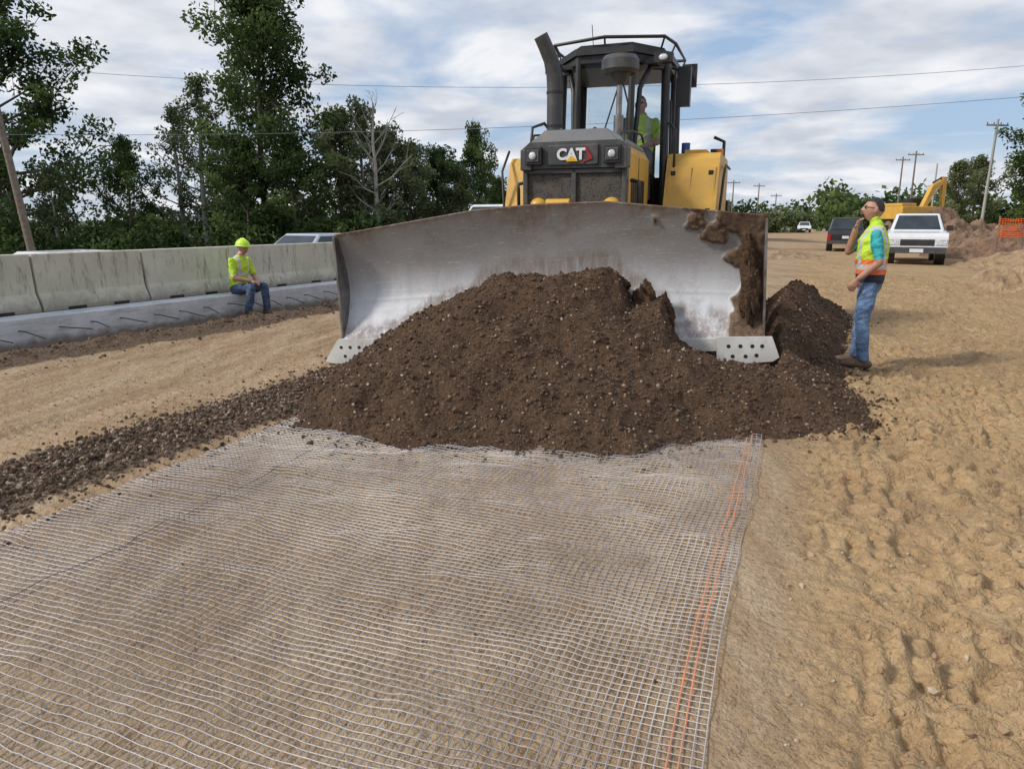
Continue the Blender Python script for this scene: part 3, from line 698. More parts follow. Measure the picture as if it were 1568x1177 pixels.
# ------------------------------------------------------------------ people
def hand(mb,bones,Wp,d,n,side,curl=.35,lab=2):
    Wp=Vector(Wp);d=Vector(d).normalized();n=Vector(n);n=(n-d*n.dot(d)).normalized();l=n.cross(d)*side
    mb.loft([Wp,Wp+d*.045,Wp+d*.09],[(.026,.019),(.038,.017),(.040,.014)],l,12)
    bones.append((Wp,Wp+d*.09,.035,lab))
    for k,(o_,L) in enumerate(zip((-.031,-.0105,.0105,.031),(.058,.074,.078,.068))):
        p=Wp+d*.088+l*o_;pts=[p-d*.01];a=curl*.6
        for q,seg in enumerate((.45,.33,.25)):
            dd=d*math.cos(a)+n*math.sin(a)+l*o_*2;pts.append(pts[-1]+dd.normalized()*L*seg*1.05);a+=curl
        mb.loft(pts,[(.0095,.0095),(.009,.009),(.0085,.0085),(.0075,.0075)],l,8);bones.append((pts[0],pts[-1],.01,lab))
    p=Wp+d*.025+l*.03;pts=[p-l*.01,p+(d*.55+l*.75+n*.2)*.035,p+(d*.85+l*.9+n*.5)*.06]
    mb.loft(pts,[(.013,.013),(.011,.011),(.009,.009)],n,8);bones.append((pts[0],pts[-1],.012,lab))
def person_mesh(name,spec,mats,override,voxel=.0065):
    mb=MB();bones=[]
    mb.loft(spec['torso'][0],spec['torso'][1],(1,0,0),24)
    T=spec['torso'][0]
    for a,b,r in zip(T[:-1],T[1:],spec['torso'][1]):bones.append((Vector(a),Vector(b),(r[0]+r[1])/2,0))
    mb.loft(spec['neck'],[(.06,.06),(.052,.056),(.05,.055)],(1,0,0),14);bones.append((Vector(spec['neck'][1]),Vector(spec['neck'][-1]),.055,2))
    for hip,kn,an,toe in spec['legs']:
        hip,kn,an,toe=map(Vector,(hip,kn,an,toe))
        mid=hip.lerp(kn,.5);cal=kn.lerp(an,.3)
        mb.loft([hip,mid,kn],[(.098,.102),(.082,.088),(.062,.066)],(1,0,0),16);mb.loft([kn,cal,kn.lerp(an,.7),an],[(.063,.066),(.064,.068),(.058,.06),(.058,.064)],(1,0,0),16)
        bones.append((hip,kn,.085,1));bones.append((kn,an+Vector((0,0,.04)),.06,1))
        fd=(toe-an);fd.z=0;fd.normalize();heel=an-fd*.055;heel.z=an.z-.05
        mb.loft([heel,heel+fd*.09+Vector((0,0,.005)),heel+fd*.19,heel+fd*.25-Vector((0,0,.005))],[(.042,.048),(.045,.05),(.05,.04),(.042,.03)],(fd.y,-fd.x,0),14)
        mb.loft([an+Vector((0,0,.05)),an-Vector((0,0,.03))],[(.052,.055),(.047,.052)],(1,0,0),12)
        bones.append((heel,heel+fd*.25,.04,3));bones.append((an+Vector((0,0,.01)),an-Vector((0,0,.05)),.045,3))
    for sh,el,wr,hd,hn,side,curl in spec['arms']:
        sh,el,wr=map(Vector,(sh,el,wr))
        mb.loft([sh,sh.lerp(el,.5),el],[(.058,.062),(.052,.054),(.043,.045)],(0,1,0),14);mb.loft([el,el.lerp(wr,.35),wr],[(.042,.044),(.041,.042),(.027,.03)],(1,0,0),14)
        bones.append((sh,sh.lerp(el,spec.get('sleeve',.8)),.05,4));bones.append((sh.lerp(el,spec.get('sleeve',.8)+.08),wr,.04,2 if spec.get('short',True) else 4))
        hand(mb,bones,wr+(wr-el).normalized()*.005,hd,hn,side,curl)
    me=mb.mesh(name+'_raw',[]);ob=obj(name+'_raw',me)
    r=ob.modifiers.new('r','REMESH');r.mode='VOXEL';r.voxel_size=voxel
    s=ob.modifiers.new('s','SMOOTH');s.factor=.5;s.iterations=4
    dg=bpy.context.evaluated_depsgraph_get();m2=bpy.data.meshes.new_from_object(ob.evaluated_get(dg));m2.name=name
    bpy.data.objects.remove(ob);m2.materials.clear()
    for mm in mats:m2.materials.append(mm)
    nf=len(m2.polygons);C=np.zeros(nf*3,np.float32);m2.polygons.foreach_get('center',C);C=C.reshape(-1,3)
    def label(C):
        best=np.full(len(C),1e9);lab=np.zeros(len(C),int)
        for a,b,rr,l in bones:
            a=np.array(a);e=np.array(b)-a;t=np.clip(((C-a)@e)/(e@e+1e-12),0,1)
            d=np.linalg.norm(C-a-t[:,None]*e,axis=1)-rr;k=d<best;best[k]=d[k];lab[k]=l
        return lab
    lab=override(C,label(C))
    nv_=len(m2.vertices);Vc=np.zeros(nv_*3,np.float32);m2.vertices.foreach_get('co',Vc);Vc=Vc.reshape(-1,3)
    Vn=np.zeros(nv_*3,np.float32);m2.vertices.foreach_get('normal',Vn);Vn=Vn.reshape(-1,3)
    lv=label(Vc);cloth=((lv==0)|(lv==1)|(lv==4)).astype(float)
    fold=fbm(Vc[:,0]*9+Vc[:,2]*13,Vc[:,1]*11+Vc[:,2]*9,3,77)-.5
    Vc=Vc+Vn*(cloth*(fold*.03+.003))[:,None]
    m2.vertices.foreach_set('co',Vc.astype(np.float32).ravel())
    m2.polygons.foreach_set('material_index',lab.astype(np.int32));m2.polygons.foreach_set('use_smooth',np.ones(nf,bool));m2.update()
    return m2
def head_parts(parent,c,yaw=0,pitch=0,helmet=False,glasses=False,sc=1.0):
    Mt=Matrix.Translation(c)@Matrix.Rotation(yaw,4,'Z')@Matrix.Rotation(pitch,4,'X')@Matrix.Scale(sc,4)
    a=MB();a.ell((0,0,0),1,1,1,0,48,36);V=np.array(a.v);x,y,z=V.T
    hx=.077*(1-.26*ss(.0,-1,z)-.06*ss(.5,1,z));hy=.098*(1-.12*ss(0,-1,z));hz=.122
    X_=x*hx;Y__=y*hy;Z_=z*hz
    fr=np.clip(y,0,1)
    Y__=Y__+fr**4*.008*ss(-.95,-.6,z)*ss(-.3,-.6,z)
    Y__=Y__-.014*ss(-.3,-.9,z)*(y<0)*(-y)*-1.2
    Y__=Y__+.028*np.exp(-(X_/.013)**2)*np.exp(-((Z_+.018)/.02)**2)*fr
    Y__=Y__+.010*np.exp(-(X_/.010)**2)*np.exp(-((Z_-.008)/.022)**2)*fr
    Y__=Y__-.010*np.exp(-((np.abs(X_)-.031)/.014)**2)*np.exp(-((Z_-.012)/.012)**2)*fr
    Y__=Y__+.005*np.exp(-((Z_-.035)/.01)**2)*fr
    Y__=Y__+.006*np.exp(-(X_/.022)**2)*np.exp(-((Z_+.052)/.01)**2)*fr
    a.v=[tuple(Mt@Vector(p)) for p in np.stack([X_,Y__,Z_],1)]
    for sx_ in(-1,1):
        a.ell((sx_*.077,-.005,-.005),.012,.021,.033,0,14,10,Mt)
        a.ell((sx_*.031,.083,.012),.013,.010,.008,3,12,8,Mt);a.ell((sx_*.031,.0905,.012),.006,.004,.006,4,10,6,Mt)
        a.ell((sx_*.031,.094,.030),.018,.005,.003,1,12,6,Mt)
    a.ell((0,.0925,-.054),.024,.007,.005,2,14,6,Mt)
    h=MB();h.ell((0,0,0),1,1,1,1,64,48);W=np.array(h.v);x,y,z=W.T
    n_=fbm(W[:,0]*6+W[:,2]*4,W[:,1]*6,3,5)
    k=1.03+.02*n_
    line=-.08+.66*ss(-.5,.35,y)
    kk=np.where(z>line,k,.86)
    hx=.077*(1-.26*ss(.0,-1,z)-.06*ss(.5,1,z));hy=.098*(1-.12*ss(0,-1,z))
    h.v=[tuple(Mt@Vector(p)) for p in np.stack([x*hx*kk,y*hy*kk-.001,z*.122*kk],1)]
    h.m=[0]*len(h.f)
    a.build('head',[M['skin'],M['hair'],M['lip'],M['white'],M['lens']],parent);h.build('hair',[M['hair']],parent)
    if glasses:
        g=MB()
        for sx_ in(-1,1):
            g.ell((sx_*.033,.093,.012),.022,.006,.012,0,16,8,Mt);g.tube([(sx_*.054,.086,.016),(sx_*.077,.05,.016),(sx_*.081,-.005,.012)],.0025,6,0,Mt)
        g.tube([(-.02,.1,.018),(.02,.1,.018)],.003,6,0,Mt);g.build('sunglasses',[M['lens']],parent)
    if helmet:
        g=MB();Mh=Mt@Matrix.Translation((0,-.005,.045))
        vs=[];fs=[];n_=32;kk=10
        for i in range(kk+1):
            th=math.pi/2*i/kk
            for j in range(n_):
                ph=2*math.pi*j/n_;vs.append((.112*math.sin(th)*math.cos(ph),.138*math.sin(th)*math.sin(ph),.115*math.cos(th)))
        for j in range(n_):
            ph=2*math.pi*j/n_;fr=max(0,math.sin(ph));e=1.14+.28*fr**2
            vs.append((.112*min(e,1.16)*math.cos(ph),.138*e*math.sin(ph),-.014))
        for j in range(n_):
            ph=2*math.pi*j/n_;vs.append((.1*math.cos(ph),.125*math.sin(ph),-.018))
        for i in range(kk+2):
            for j in range(n_):fs.append((i*n_+j,(i+1)*n_+j,(i+1)*n_+(j+1)%n_,i*n_+(j+1)%n_))
        g.add(vs,fs,0,True,Mh)
        g.tube([(0,-.128,.02),(0,-.1,.075),(0,-.05,.11),(0,.02,.119),(0,.08,.097),(0,.122,.045)],.010,8,0,Mh)
        g.build('hard_hat',[M['helmet']],parent)
spec=dict(
 torso=([(0,0,.90),(0,-.005,.97),(0,0,1.06),(0,.005,1.22),(0,0,1.38),(0,-.01,1.48),(0,-.01,1.545)],[(.165,.128),(.182,.145),(.182,.15),(.192,.152),(.205,.15),(.17,.11),(.085,.07)]),
 neck=[(0,-.01,1.5),(0,.0,1.57),(0,.015,1.63)],
 legs=[((-.09,0,.93),(-.12,.03,.52),(-.14,-.02,.10),(-.15,.2,.03)),((.09,0,.93),(.12,.045,.52),(.14,.06,.10),(.16,.26,.03))],
 arms=[((-.215,-.015,1.45),(-.265,-.07,1.165),(-.225,.11,.99),(0.02,.45,-.85),(.9,.2,0),-1,.3),
       ((.205,0,1.455),(.19,.24,1.26),(.075,.195,1.50),(-.22,-.22,.85),(-.3,-.9,0),1,.5)],sleeve=.78)
def ov1(C,l):
    l=l.copy();x,y,z=C.T;t=l==0
    l[t&(z<.93)]=1
    hipv=(l==1)&(z>.945)
    v=(t&(z>=.93))|hipv
    l[v&(z<1.03)]=7;l[v&(z>=1.03)&(z<1.19)]=6
    l[v&(z>=1.08)&(z<1.135)]=5
    l[v&(z>=1.19)]=0
    l[v&(z>=1.14)&(np.abs(np.abs(x)-.115)<.022)]=5
    l[(z>1.545)&t]=2
    l[v&(z>1.535)]=4
    l[(l==4)&(z>1.41)&(np.abs(x)<.205)]=0
    return l
man=obj('construction_worker',None,None,(3.92,7.84,0.005),(0,0,R(64)))
pmesh=person_mesh('body',spec,[M['lime'],M['jeans'],M['skin'],M['boot'],M['teal'],M['refl'],M['orange'],M['navy']],ov1)
obj('body',pmesh,man)
head_parts(man,(0,.035,1.71),R(14),.14,False,True,1.04)
seat=dict(
 torso=([(0,-.13,.43),(0,-.135,.52),(0,-.13,.62),(0,-.11,.75),(0,-.075,.88),(0,-.05,.97),(0,-.03,1.02)],[(.17,.125),(.165,.13),(.165,.138),(.18,.142),(.198,.135),(.165,.1),(.085,.07)]),
 neck=[(0,-.04,.98),(0,-.015,1.05),(0,.01,1.1)],
 legs=[((-.09,-.12,.45),(-.15,.30,.50),(-.15,.33,.10),(-.17,.55,.03)),((.09,-.12,.45),(.16,.29,.50),(.17,.20,.10),(.2,.42,.03))],
 arms=[((-.2,-.06,.94),(-.25,.0,.66),(-.09,.2,.60),(.6,.6,-.25),(0,-.3,-1),-1,.45),((.2,-.06,.94),(.26,.02,.66),(.1,.22,.61),(-.6,.55,-.25),(0,-.3,-1),1,.45)],sleeve=.8,short=True)
def ov2(C,l):
    l=l.copy();x,y,z=C.T;t=l==0
    l[(l==4)]=0
    l[t&(z<.47)]=1;l[t&(z>1.035)]=2
    l[t&(z>.70)&(z<.75)]=5
    l[t&(z>=.62)&(np.abs(np.abs(x)-.11)<.02)&(y>-.2)]=5
    return l
smesh=person_mesh('body',seat,[M['lime'],M['djeans'],M['skin'],M['boot'],M['lime'],M['refl']],ov2)
sm=obj('seated_worker',None,None,P(4.05,.02,-.02),(0,0,R(-112)))
obj('body',smesh,sm);head_parts(sm,(0,.03,1.165),R(-8),-.1,True,False,.98)
cr=math.cos(R(-20));sr=math.sin(R(-20))
def dzw(x,y,z):return(BC[0]+x*cr-y*sr,BC[1]+x*sr+y*cr,z)
op=obj('equipment_operator',None,None,dzw(.36,3.55,2.02),(0,0,R(160)))
obj('body',smesh,op);head_parts(op,(0,.03,1.165),0,0,False,True,.98)
# ------------------------------------------------------------------ vehicles
def vehicle(name,kind,paint,loc,yaw,sc=1):
    e=obj(name,None,None,loc,(0,0,yaw));e.scale=(sc,sc,sc);mb=MB();W=.88
    if kind=='pickup':
        hull=[(2.45,.42),(2.5,.55),(2.5,.95),(2.38,1.08),(1.15,1.14),(-2.5,1.14),(-2.52,.5),(-2.4,.42)];g=(1.22,-.55,.62,-.42,1.12,1.72,.84,.66)
    elif kind=='suv':
        hull=[(2.35,.4),(2.42,.55),(2.42,.92),(2.25,1.03),(1.1,1.1),(-2.3,1.12),(-2.4,.9),(-2.4,.5),(-2.3,.4)];g=(1.15,-2.25,.45,-1.95,1.1,1.76,.85,.7)
    else:
        hull=[(2.2,.3),(2.3,.45),(2.27,.7),(2.05,.82),(1.1,.93),(-1.6,.98),(-2.2,.92),(-2.3,.6),(-2.25,.3)];g=(1.15,-1.75,.35,-1.0,.92,1.45,.82,.62)
    mb.prism(hull,'x',-W,W,0)
    f0,r0,f1,r1,z0,z1,w0,w1=g
    vs=[(-w0,f0,z0),(w0,f0,z0),(w0,r0,z0),(-w0,r0,z0),(-w1,f1,z1),(w1,f1,z1),(w1,r1,z1),(-w1,r1,z1)]
    mb.add(vs,[(0,1,2,3)[::-1],(4,5,6,7),(0,4,5,1)[::-1],(1,5,6,2)[::-1],(2,6,7,3)[::-1],(3,7,4,0)[::-1]],0)
    b=mb.build('bodywork',[M[paint]],e,.06)
    mb=MB();V=[Vector(v) for v in vs];cc=sum(V,Vector())/8
    for q in((0,1,5,4),(1,2,6,5),(2,3,7,6),(3,0,4,7)):
        A=[V[i] for i in q];nn=(A[1]-A[0]).cross(A[3]-A[0]).normalized()
        if nn.dot(A[0]-cc)<0:nn=-nn
        def bi(s_,t_):return A[0].lerp(A[1],s_).lerp(A[3].lerp(A[2],s_),t_)+nn*.012
        side=q in((1,2,6,5),(3,0,4,7))
        if side:
            for s0,s1 in((.06,.47),(.51,.95)):mb.add([bi(s0,.12),bi(s1,.12),bi(s1,.86),bi(s0,.86)],[(0,1,2,3)])
        else:mb.add([bi(.07,.1),bi(.93,.1),bi(.93,.88),bi(.07,.88)],[(0,1,2,3)])
    mb.build('windows',[M['carglass']],e)
    mb=MB();hh=hull[2][1];yf=max(p[0] for p in hull);yr=min(p[0] for p in hull);L=hull[0][1]
    hz=hh-.14
    mb.box(-.5,.5,yf-.05,yf+.015,hz-.14,hz+.06,0)
    for k in range(3):mb.box(-.48,.48,yf+.015,yf+.022,hz-.12+k*.06,hz-.1+k*.06,4)
    for s_ in(-1,1):
        mb.box(s_*.7-.15,s_*.7+.15,yf-.06,yf+.02,hz-.12,hz+.06,1)
        mb.box(s_*.79-.08,s_*.79+.08,yr-.02,yr+.05,hz-.2,hz+.12,2)
        mb.box(s_*.98-.1,s_*.98+.1,f0-.25,f0-.15,z0+.02,z0+.2,3)
    mb.box(-.86,.86,yf-.04,yf+.09,L,L+.2,4 if kind=='pickup' else 3);mb.box(-.86,.86,yr-.1,yr+.03,L,L+.18,4 if kind!='car' else 3)
    mb.box(-.16,.16,yr-.025,yr,hz-.1,hz+.04,5);mb.box(-.2,.2,yf+.09,yf+.1,L+.03,L+.15,5)
    mb.build('trim_and_lamps',[M['black'],M['lamp'],M['taill'],M['black'],M['dgrey'],M['white']],e,.012)
    mb=MB()
    for y in(1.5,-1.5):
        for s_ in(-1,1):
            r=.37 if kind!='car' else .32
            mb.cyl((s_*.66,y,r),(s_*.895,y,r),r,n=28,m=0);mb.cyl((s_*.895,y,r),(s_*.902,y,r),r*.6,n=20,m=1)
            mb.cyl((s_*.6,y,r+.06),(s_*.884,y,r+.06),r*1.18,n=28,m=2)
    mb.build('wheels',[M['rubber'],M['steel'],M['black']],e)
    return e
vehicle('pickup_truck','pickup','white',(16.0,28.8,-.02),R(180-27),1.1)
vehicle('pickup_truck','suv','blackcar',(18.6,40.5,0),R(-24))
vehicle('car','car','white',(41,102,.0),R(180-22))
vehicle('car','suv','blackcar',(46,126,.0),R(180-22))
vehicle('car','car','silver',(-6.55,23.6,-.44),R(180-24),1.13)
vehicle('car','car','white',(-9.6,15.0,-.44),R(180-27),.98)
vehicle('car','car','red',(29.5,50,.35),R(60))
vehicle('van','suv','white',(-.75,38,-.4),R(180-27),1.6)
# ------------------------------------------------------------------ excavator
ex=obj('excavator',None,None,(26.3,48,.9),(0,0,R(-75)));ex.scale=(.8,.8,.8);mb=MB()
for s_ in(-1,1):mb.box(s_*1.1-.3,s_*1.1+.3,-1.8,1.8,0,.8,1)
mb.box(-.6,.6,-.6,.6,.6,1.0,1);mb.box(-1.3,1.3,-2.2,1.1,1.0,2.0,0);mb.box(-1.3,-.4,.1,1.3,1.0,2.7,1);mb.box(-1.25,-.45,.15,1.32,1.5,2.6,2)
mb.box(-1.2,1.2,-2.2,-.8,2.0,2.25,0)
Mx=Matrix.Translation((.2,0,0))
mb.prism([(.4,1.6),(.7,1.4),(1.7,3.3),(2.6,4.0),(2.6,4.25),(1.4,3.7)],'x',-.2,.2,0,Mx)
mb.prism([(2.3,4.4),(2.75,4.3),(2.8,1.9),(2.6,1.8)],'x',-.15,.15,0,Mx)
mb.prism([(2.4,1.9),(3.0,1.8),(2.8,1.0),(2.1,1.0),(2.2,1.5)],'x',-.45,.45,1,Mx)
mb.cyl((.2,.8,2.1),(.2,1.6,3.2),.08,m=1);mb.cyl((.2,1.5,3.9),(.2,2.4,4.35),.07,m=1)
mb.build('machine',[M['yellow'],M['black'],M['carglass']],ex,.05)
rl=obj('wheel_loader',None,None,(27.6,36.5,0.1),(0,0,R(60)));mb=MB()
for x in(-1,1):
    for y in(-1.4,1.4):mb.cyl((x*.9,y,.7),(x*1.25,y,.7),.7,n=24,m=1)
mb.box(-.9,.9,-2.6,-.2,.9,2.1,0);mb.box(-.75,.75,-.3,1.0,1.1,3.1,1);mb.box(-.8,.8,-.35,1.05,3.1,3.2,0);mb.box(-.7,.7,1.0,2.2,.7,1.3,0);mb.prism([(2.2,.3),(3.2,.2),(2.6,1.3),(2.3,1.2)],'x',-1.3,1.3,0)
mb.build('machine',[M['yellow'],M['black']],rl,.06)
# ------------------------------------------------------------------ mounds, fence
def mound(name,cx,cy,rx,ry,hh,rot,mat,seed):
    n=150;a=np.linspace(-1.15,1.15,n);A,B=np.meshgrid(a,a);r=np.hypot(A,B)*(1+.35*(fbm(A*2,B*2,2,seed+5)-.5))
    z=hh*np.clip(1-r**1.4,-.2,1)*(.7+.6*fbm(A*2.5,B*2.5,3,seed))+(fbm(A*9,B*9,5,seed+1)-.5)*.6*hh*(r<1.0)
    x=A*rx;y=B*ry
    V=np.stack([x,y,z-.03],-1).reshape(-1,3)
    me=np_mesh(name,V,grid_faces(n,n),None,True,[mat]);obj(name,me,None,(cx,cy,0),(0,0,rot))
M['tansoil']=pm('tan_soil',(.44,.30,.17),(.25,.16,.09),2.5,.95,bs=1,bscale=7,bdist=.12)
M['redsoil']=pm('brown_soil',(.28,.175,.11),(.13,.08,.05),1.5,.95,bs=1,bscale=5,bdist=.15)
mound('dirt_mound',13.3,16.6,2.4,2.8,.95,-.4,M['tansoil'],3)
mound('dirt_mound',22.6,31.5,4.2,3,1.5,-.3,M['redsoil'],4)
mound('dirt_mound',28.0,33.5,4,3,1.3,-.1,M['redsoil'],9)
mound('dirt_mound',26,44,5.5,3.5,2.0,-.1,M['redsoil'],5)
mound('dirt_mound',12.2,33,2.2,3.5,.3,-.4,M['tansoil'],6)
mound('dirt_mound',19.6,25,4,3,.7,-.4,M['tansoil'],7)
mb=MB()
for i in range(7):
    x=18.75+i*.9;y=28.0-i*.12;mb.box(x-.025,x+.025,y-.025,y+.025,0,1.78,1)
    if i<6:
        for k in range(9):
            mb.tube([(x,y,1.0+k*.085),(x+.45,y-.1,.96+k*.085+random.uniform(-.02,.02)),(x+.9,y-.12,1.0+k*.085)],.016,5,0)
        for k in range(9):mb.tube([(x+k*.1,y-.03,.99),(x+k*.1,y-.03,1.69)],.012,4,0)
mb.build('orange_safety_fence',[M['fence'],M['wood']])
# ------------------------------------------------------------------ trees
def leaves(cl,n,size,lo=.0,flat=.8):
    C=np.array([c for c,r,s in cl]);Rr=np.array([r for c,r,s in cl]);S=np.array([s for c,r,s in cl])
    wt=Rr**2;i=rng.choice(len(cl),n,p=wt/wt.sum())
    d=rng.normal(0,1,(n,3));d/=np.linalg.norm(d,axis=1)[:,None];rad=rng.random(n)**.45
    p=C[i]+d*(rad*Rr[i])[:,None]*np.array([1,1,flat])
    a=rng.normal(0,1,(n,3));a/=np.linalg.norm(a,axis=1)[:,None];b=np.cross(a,rng.normal(0,1,(n,3)));b/=np.linalg.norm(b,axis=1)[:,None]
    sz=(size*rng.uniform(.6,1.3,n))[:,None]
    V=np.stack([p-a*sz,p+b*sz*.55,p+a*sz,p-b*sz*.55],1).reshape(-1,3);F=np.arange(4*n).reshape(n,4)
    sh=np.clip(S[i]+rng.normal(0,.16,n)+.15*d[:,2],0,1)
    return V,F,np.repeat(sh,4)
def tree_meshes(key,H,cr,z0,nl,nleaf,ls,seed,lm='leafd',bark='bark',topw=.35,clr=.24,pw=.8):
    rd=random.Random(seed);mb=MB();cl=[]
    tp=[];x=y=0
    for k in range(9):
        f=k/8;tp.append(Vector((x,y,H*.96*f)));x+=rd.uniform(-1,1)*H*.014;y+=rd.uniform(-1,1)*H*.014
    mb.tube(tp,[H*.018*(1-.85*k/8)+.02 for k in range(9)],8)
    for i in range(nl):
        q=(i+rd.random())/nl;f=z0+(1-z0)*q;az=i*2.4+rd.uniform(-.6,.6)
        k=min(7,int(f*8));p=tp[k].lerp(tp[k+1],f*8-k) if f<.99 else tp[8]
        pr=(math.sin(math.pi*min(1,(q*.86+.1))**pw))*(1-topw)+topw*(1-q*.6)
        L=cr*pr*rd.uniform(.5,1.2);el=R(15+55*q+rd.uniform(-12,12))
        d=Vector((math.cos(az)*math.cos(el),math.sin(az)*math.cos(el),math.sin(el)))
        m1_=p+d*L*.5+Vector((0,0,-.04*L));e=p+d*L+Vector((0,0,.12*L))
        r0=H*.006*(1.2-q)+.01;mb.tube([p,m1_,e],[r0,r0*.65,r0*.2],5)
        base=rd.uniform(.15,.8)
        for s_ in range(5):
            t=.3+.17*s_;b=p.lerp(m1_,t*2) if t<.5 else m1_.lerp(e,t*2-1)
            dd=(d+Vector((rd.uniform(-1,1),rd.uniform(-1,1),rd.uniform(-.3,.9)))*.8).normalized();l=L*.32*rd.uniform(.6,1.2)+.2
            mb.tube([b,b+dd*l],[r0*.35,.012],4)
            cl.append((tuple(b+dd*l),cr*clr*rd.uniform(.45,1.15),min(1,max(0,base+rd.uniform(-.25,.25)))))
    tm=mb.mesh(key+'_wood',[M[bark]])
    V,F,s=leaves(cl,nleaf,ls) if nleaf else (None,None,None)
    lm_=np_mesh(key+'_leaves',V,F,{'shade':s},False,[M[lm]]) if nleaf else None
    return tm,lm_
def put_tree(name,ms,x,y,z=-.4,sc=1,rot=0,sx=1):
    o=obj(name,ms[0],None,(x,y,z),(0,0,rot));o.scale=(sc*sx,sc*sx,sc)
    if ms[1]:obj('foliage',ms[1],o)
T_big=tree_meshes('tall',13.4,4.3,.22,42,21000,.13,17,topw=.5,clr=.22,pw=1.15)
T_left=tree_meshes('left',14.2,4.6,.15,42,20000,.14,23,topw=.55,clr=.21)
T_rnd=tree_meshes('round',7.2,2.9,.1,24,11000,.115,31,'leafd',clr=.25)
T_mid=tree_meshes('mid',7.2,2.6,.12,24,9500,.115,71,'leafl','bark',clr=.26)
T_spa=tree_meshes('sparse',9.8,2.0,.15,26,3600,.11,41,'leafl','palebark',clr=.24)
T_lt=tree_meshes('light',7.4,2.3,.1,22,4800,.115,51,'leafl','palebark',clr=.25)
T_dead=tree_meshes('dead',9.3,2.4,.25,20,0,.1,61,bark='palebark')
put_tree('cottonwood_tree',T_big,-13.9,41.5,rot=2.2)
put_tree('cottonwood_tree',T_left,-28.0,40.5,rot=.5)
put_tree('cottonwood_tree',T_left,-36,46,rot=2.5,sc=.95)
put_tree('broadleaf_tree',T_rnd,-11.6,39.5,sc=.82,rot=.4)
put_tree('broadleaf_tree',T_rnd,-14.6,40,sc=.78,rot=2.4)
put_tree('broadleaf_tree',T_rnd,-21.6,41,sc=.80,rot=3.4,sx=.8)
put_tree('sparse_tree',T_spa,-17.8,42.5,rot=0)
put_tree('sparse_tree',T_spa,-19.8,44,sc=.85,rot=2)
put_tree('sparse_tree',T_lt,-25.0,40,sc=.62,rot=2)
put_tree('light_tree',T_mid,-9.6,42,sc=1.0,rot=1)
put_tree('light_tree',T_lt,-8.6,43,sc=1.08,rot=1.9)
put_tree('light_tree',T_mid,-7.6,45,sc=.92,rot=2.2)
put_tree('dead_tree',T_dead,-7.6,41,rot=.7,sc=.92)
put_tree('broadleaf_tree',T_mid,-5.8,43,sc=.80,rot=1.2)
put_tree('broadleaf_tree',T_rnd,-4.8,46,sc=.80,rot=4.2)
put_tree('broadleaf_tree',T_mid,-3.4,45,sc=.66,rot=5.0)
put_tree('broadleaf_tree',T_rnd,-2.3,47,sc=.98,rot=5.6,sx=.62)
put_tree('broadleaf_tree',T_rnd,-.8,50,sc=.6,rot=.6)
# right side
put_tree('shade_tree',T_big,45.4,61,z=0,sc=.98,rot=.4,sx=1.25)
put_tree('shade_tree',T_big,49,58,z=0,sc=1.08,rot=2.4,sx=1.25)
put_tree('shade_tree',T_rnd,43.6,60,z=0,sc=1.1,rot=2.4)
put_tree('shade_tree',T_rnd,43.5,56,z=0,sc=.8,rot=1.4)
put_tree('broadleaf_tree',T_mid,56,92,z=0,sc=1.1,rot=1.1)
put_tree('light_tree',T_mid,60,95,z=0,sc=1.2,rot=2)
def mass(name,segs,n,ls,seed,mat):
    rd=random.Random(seed);cl=[]
    for (x0,y0,x1,y1,h0,h1,cnt,r) in segs:
        for i in range(cnt):
            t=rd.random();hh=h0+(h1-h0)*rd.random()**1.4;z=rd.random()*hh
            cl.append(((x0+(x1-x0)*t+rd.uniform(-1,1),y0+(y1-y0)*t+rd.uniform(-1.5,1.5),z-.4),r*rd.uniform(.6,1.2),rd.uniform(.0,.85)))
    V,F,s=leaves(cl,n,ls);obj(name,np_mesh(name,V,F,{'shade':s},False,[M[mat]]))
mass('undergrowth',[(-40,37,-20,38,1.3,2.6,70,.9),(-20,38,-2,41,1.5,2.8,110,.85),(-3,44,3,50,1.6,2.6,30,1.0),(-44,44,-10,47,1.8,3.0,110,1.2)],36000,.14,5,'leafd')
mass('distant_tree_line',[(-60,150,130,260,4,8,260,4.5),(60,140,140,150,5,8,70,4),(75,175,110,230,6,10,80,4)],24000,.75,8,'leafd')
mass('distant_tree_clump',[(41.5,118,44,119,3,5.5,20,1.4),(47,125,51,126,3,4.2,12,1.4),(60,125,66,125,3,5,20,1.5)],7000,.3,9,'leafl')
# ------------------------------------------------------------------ poles and wires
def pole(x,y,h,lean=0,mat='wood',arm=True,r=.14,az=0):
    mb=MB();top=(lean,0,h);mb.tube([(0,0,-.5),top],[r,r*.65],10,0)
    if arm:
        mb.box(lean-1.1,lean+1.1,-.06,.06,h-.55,h-.42,0)
        for k in(-1,-.35,.35,1):mb.cyl((lean+k,0,h-.42),(lean+k,0,h-.25),.04,n=8,m=1)
    mb.build('utility_pole',[M[mat],M['dgrey']],None,0,(x,y,0),(0,0,az))
pole(-17.2,26,9.5,-1.0,'wood',False)
pole(40.6,63,9.9,0.2,'greypole',True,.15,.2)
pole(50.5,88,8.2,0,'greypole',False,.12)
pole(56,103,11,0,'wood',True,.15)
pole(59,112,11,0,'wood',True,.15)
pole(47,140,8.5,0,'wood',True,.14);pole(38.5,128,8.5,0,'wood',True,.14);pole(54,150,7,0,'wood',True,.14)
pole(-62,45,14.6,0,'wood',True);pole(64,45,14.6,0,'wood',True);pole(-46,35,8,0,'wood',True);pole(46,35,10,0,'wood',True)
mb=MB();mb.tube([(x,45,9.3+1.1*(x/29)**2) for x in np.linspace(-62,64,60)],.013,5)
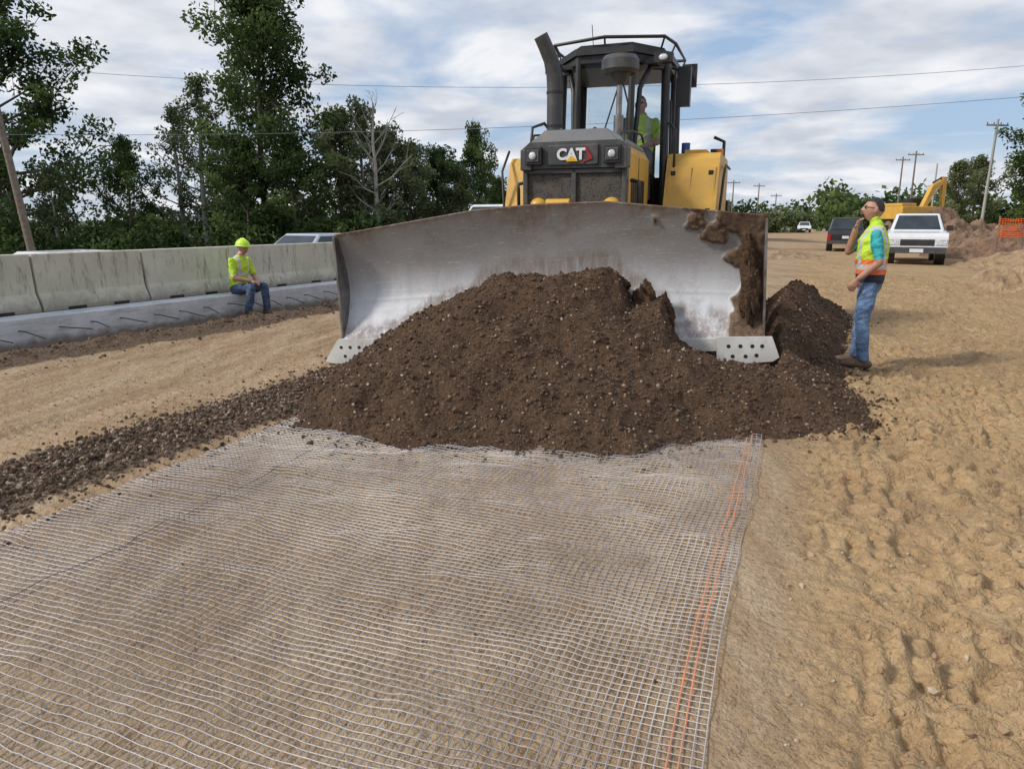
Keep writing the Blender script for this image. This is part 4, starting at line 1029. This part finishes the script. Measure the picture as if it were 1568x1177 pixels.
mb.tube([(x,35,5.85+.035*x+.0009*x*x) for x in np.linspace(-46,46,40)],.011,5)
mb.build('overhead_wires',[M['wire']])
# ------------------------------------------------------------------ world, sun, camera
w=bpy.data.worlds.new('World');scene.world=w;w.use_nodes=True;t=w.node_tree;t.nodes.clear()
out=N(t,'ShaderNodeOutputWorld');bg=N(t,'ShaderNodeBackground');bg.inputs[1].default_value=.1
sky=N(t,'ShaderNodeTexSky');sky.sky_type='NISHITA';sky.sun_disc=False;sky.sun_elevation=R(38);sky.sun_rotation=R(254)
co=N(t,'ShaderNodeTexCoord').outputs['Generated'];sep=N(t,'ShaderNodeSeparateXYZ');t.links.new(co,sep.inputs[0])
den=ma(t,'ADD',ma(t,'MAXIMUM',sep.outputs[2],0),.16)
cb=N(t,'ShaderNodeCombineXYZ');t.links.new(ma(t,'DIVIDE',sep.outputs[0],den),cb.inputs[0]);t.links.new(ma(t,'DIVIDE',sep.outputs[1],den),cb.inputs[1])
n1=noise(t,cb.outputs[0],1.15,6,.55,.3);n2=noise(t,cb.outputs[0],2.0,5,.5,.2)
cloud=mix(t,mr(t,n2,.38,.62),(9.3,9.35,9.6),(5.9,6.25,7.0))
msk=mr(t,n1,.40,.55,0,1)
hz=mr(t,sep.outputs[2],0,.10,.6,0);msk=ma(t,'MAXIMUM',msk,hz)
blue=mix(t,.65,sky.outputs[0],(4.3,5.9,8.4))
t.links.new(mix(t,ma(t,'MULTIPLY',msk,.94),blue,cloud),bg.inputs[0]);t.links.new(bg.outputs[0],out.inputs[0])
sl=bpy.data.lights.new('sun','SUN');sl.energy=2.8;sl.angle=R(9);sl.color=(1,.95,.87)
so=obj('sun',sl);so.rotation_euler=Vector((-.74,-.22,.60)).to_track_quat('Z','Y').to_euler()
cam=bpy.data.cameras.new('camera');cam.sensor_width=36;cam.lens=24.96;cam.clip_end=8000;cam.clip_start=.05
c=obj('camera',cam,None,(0,0,1.6),(R(90-12.97),0,0));scene.camera=c
scene.view_settings.view_transform='Standard';scene.view_settings.look='None';scene.view_settings.exposure=0
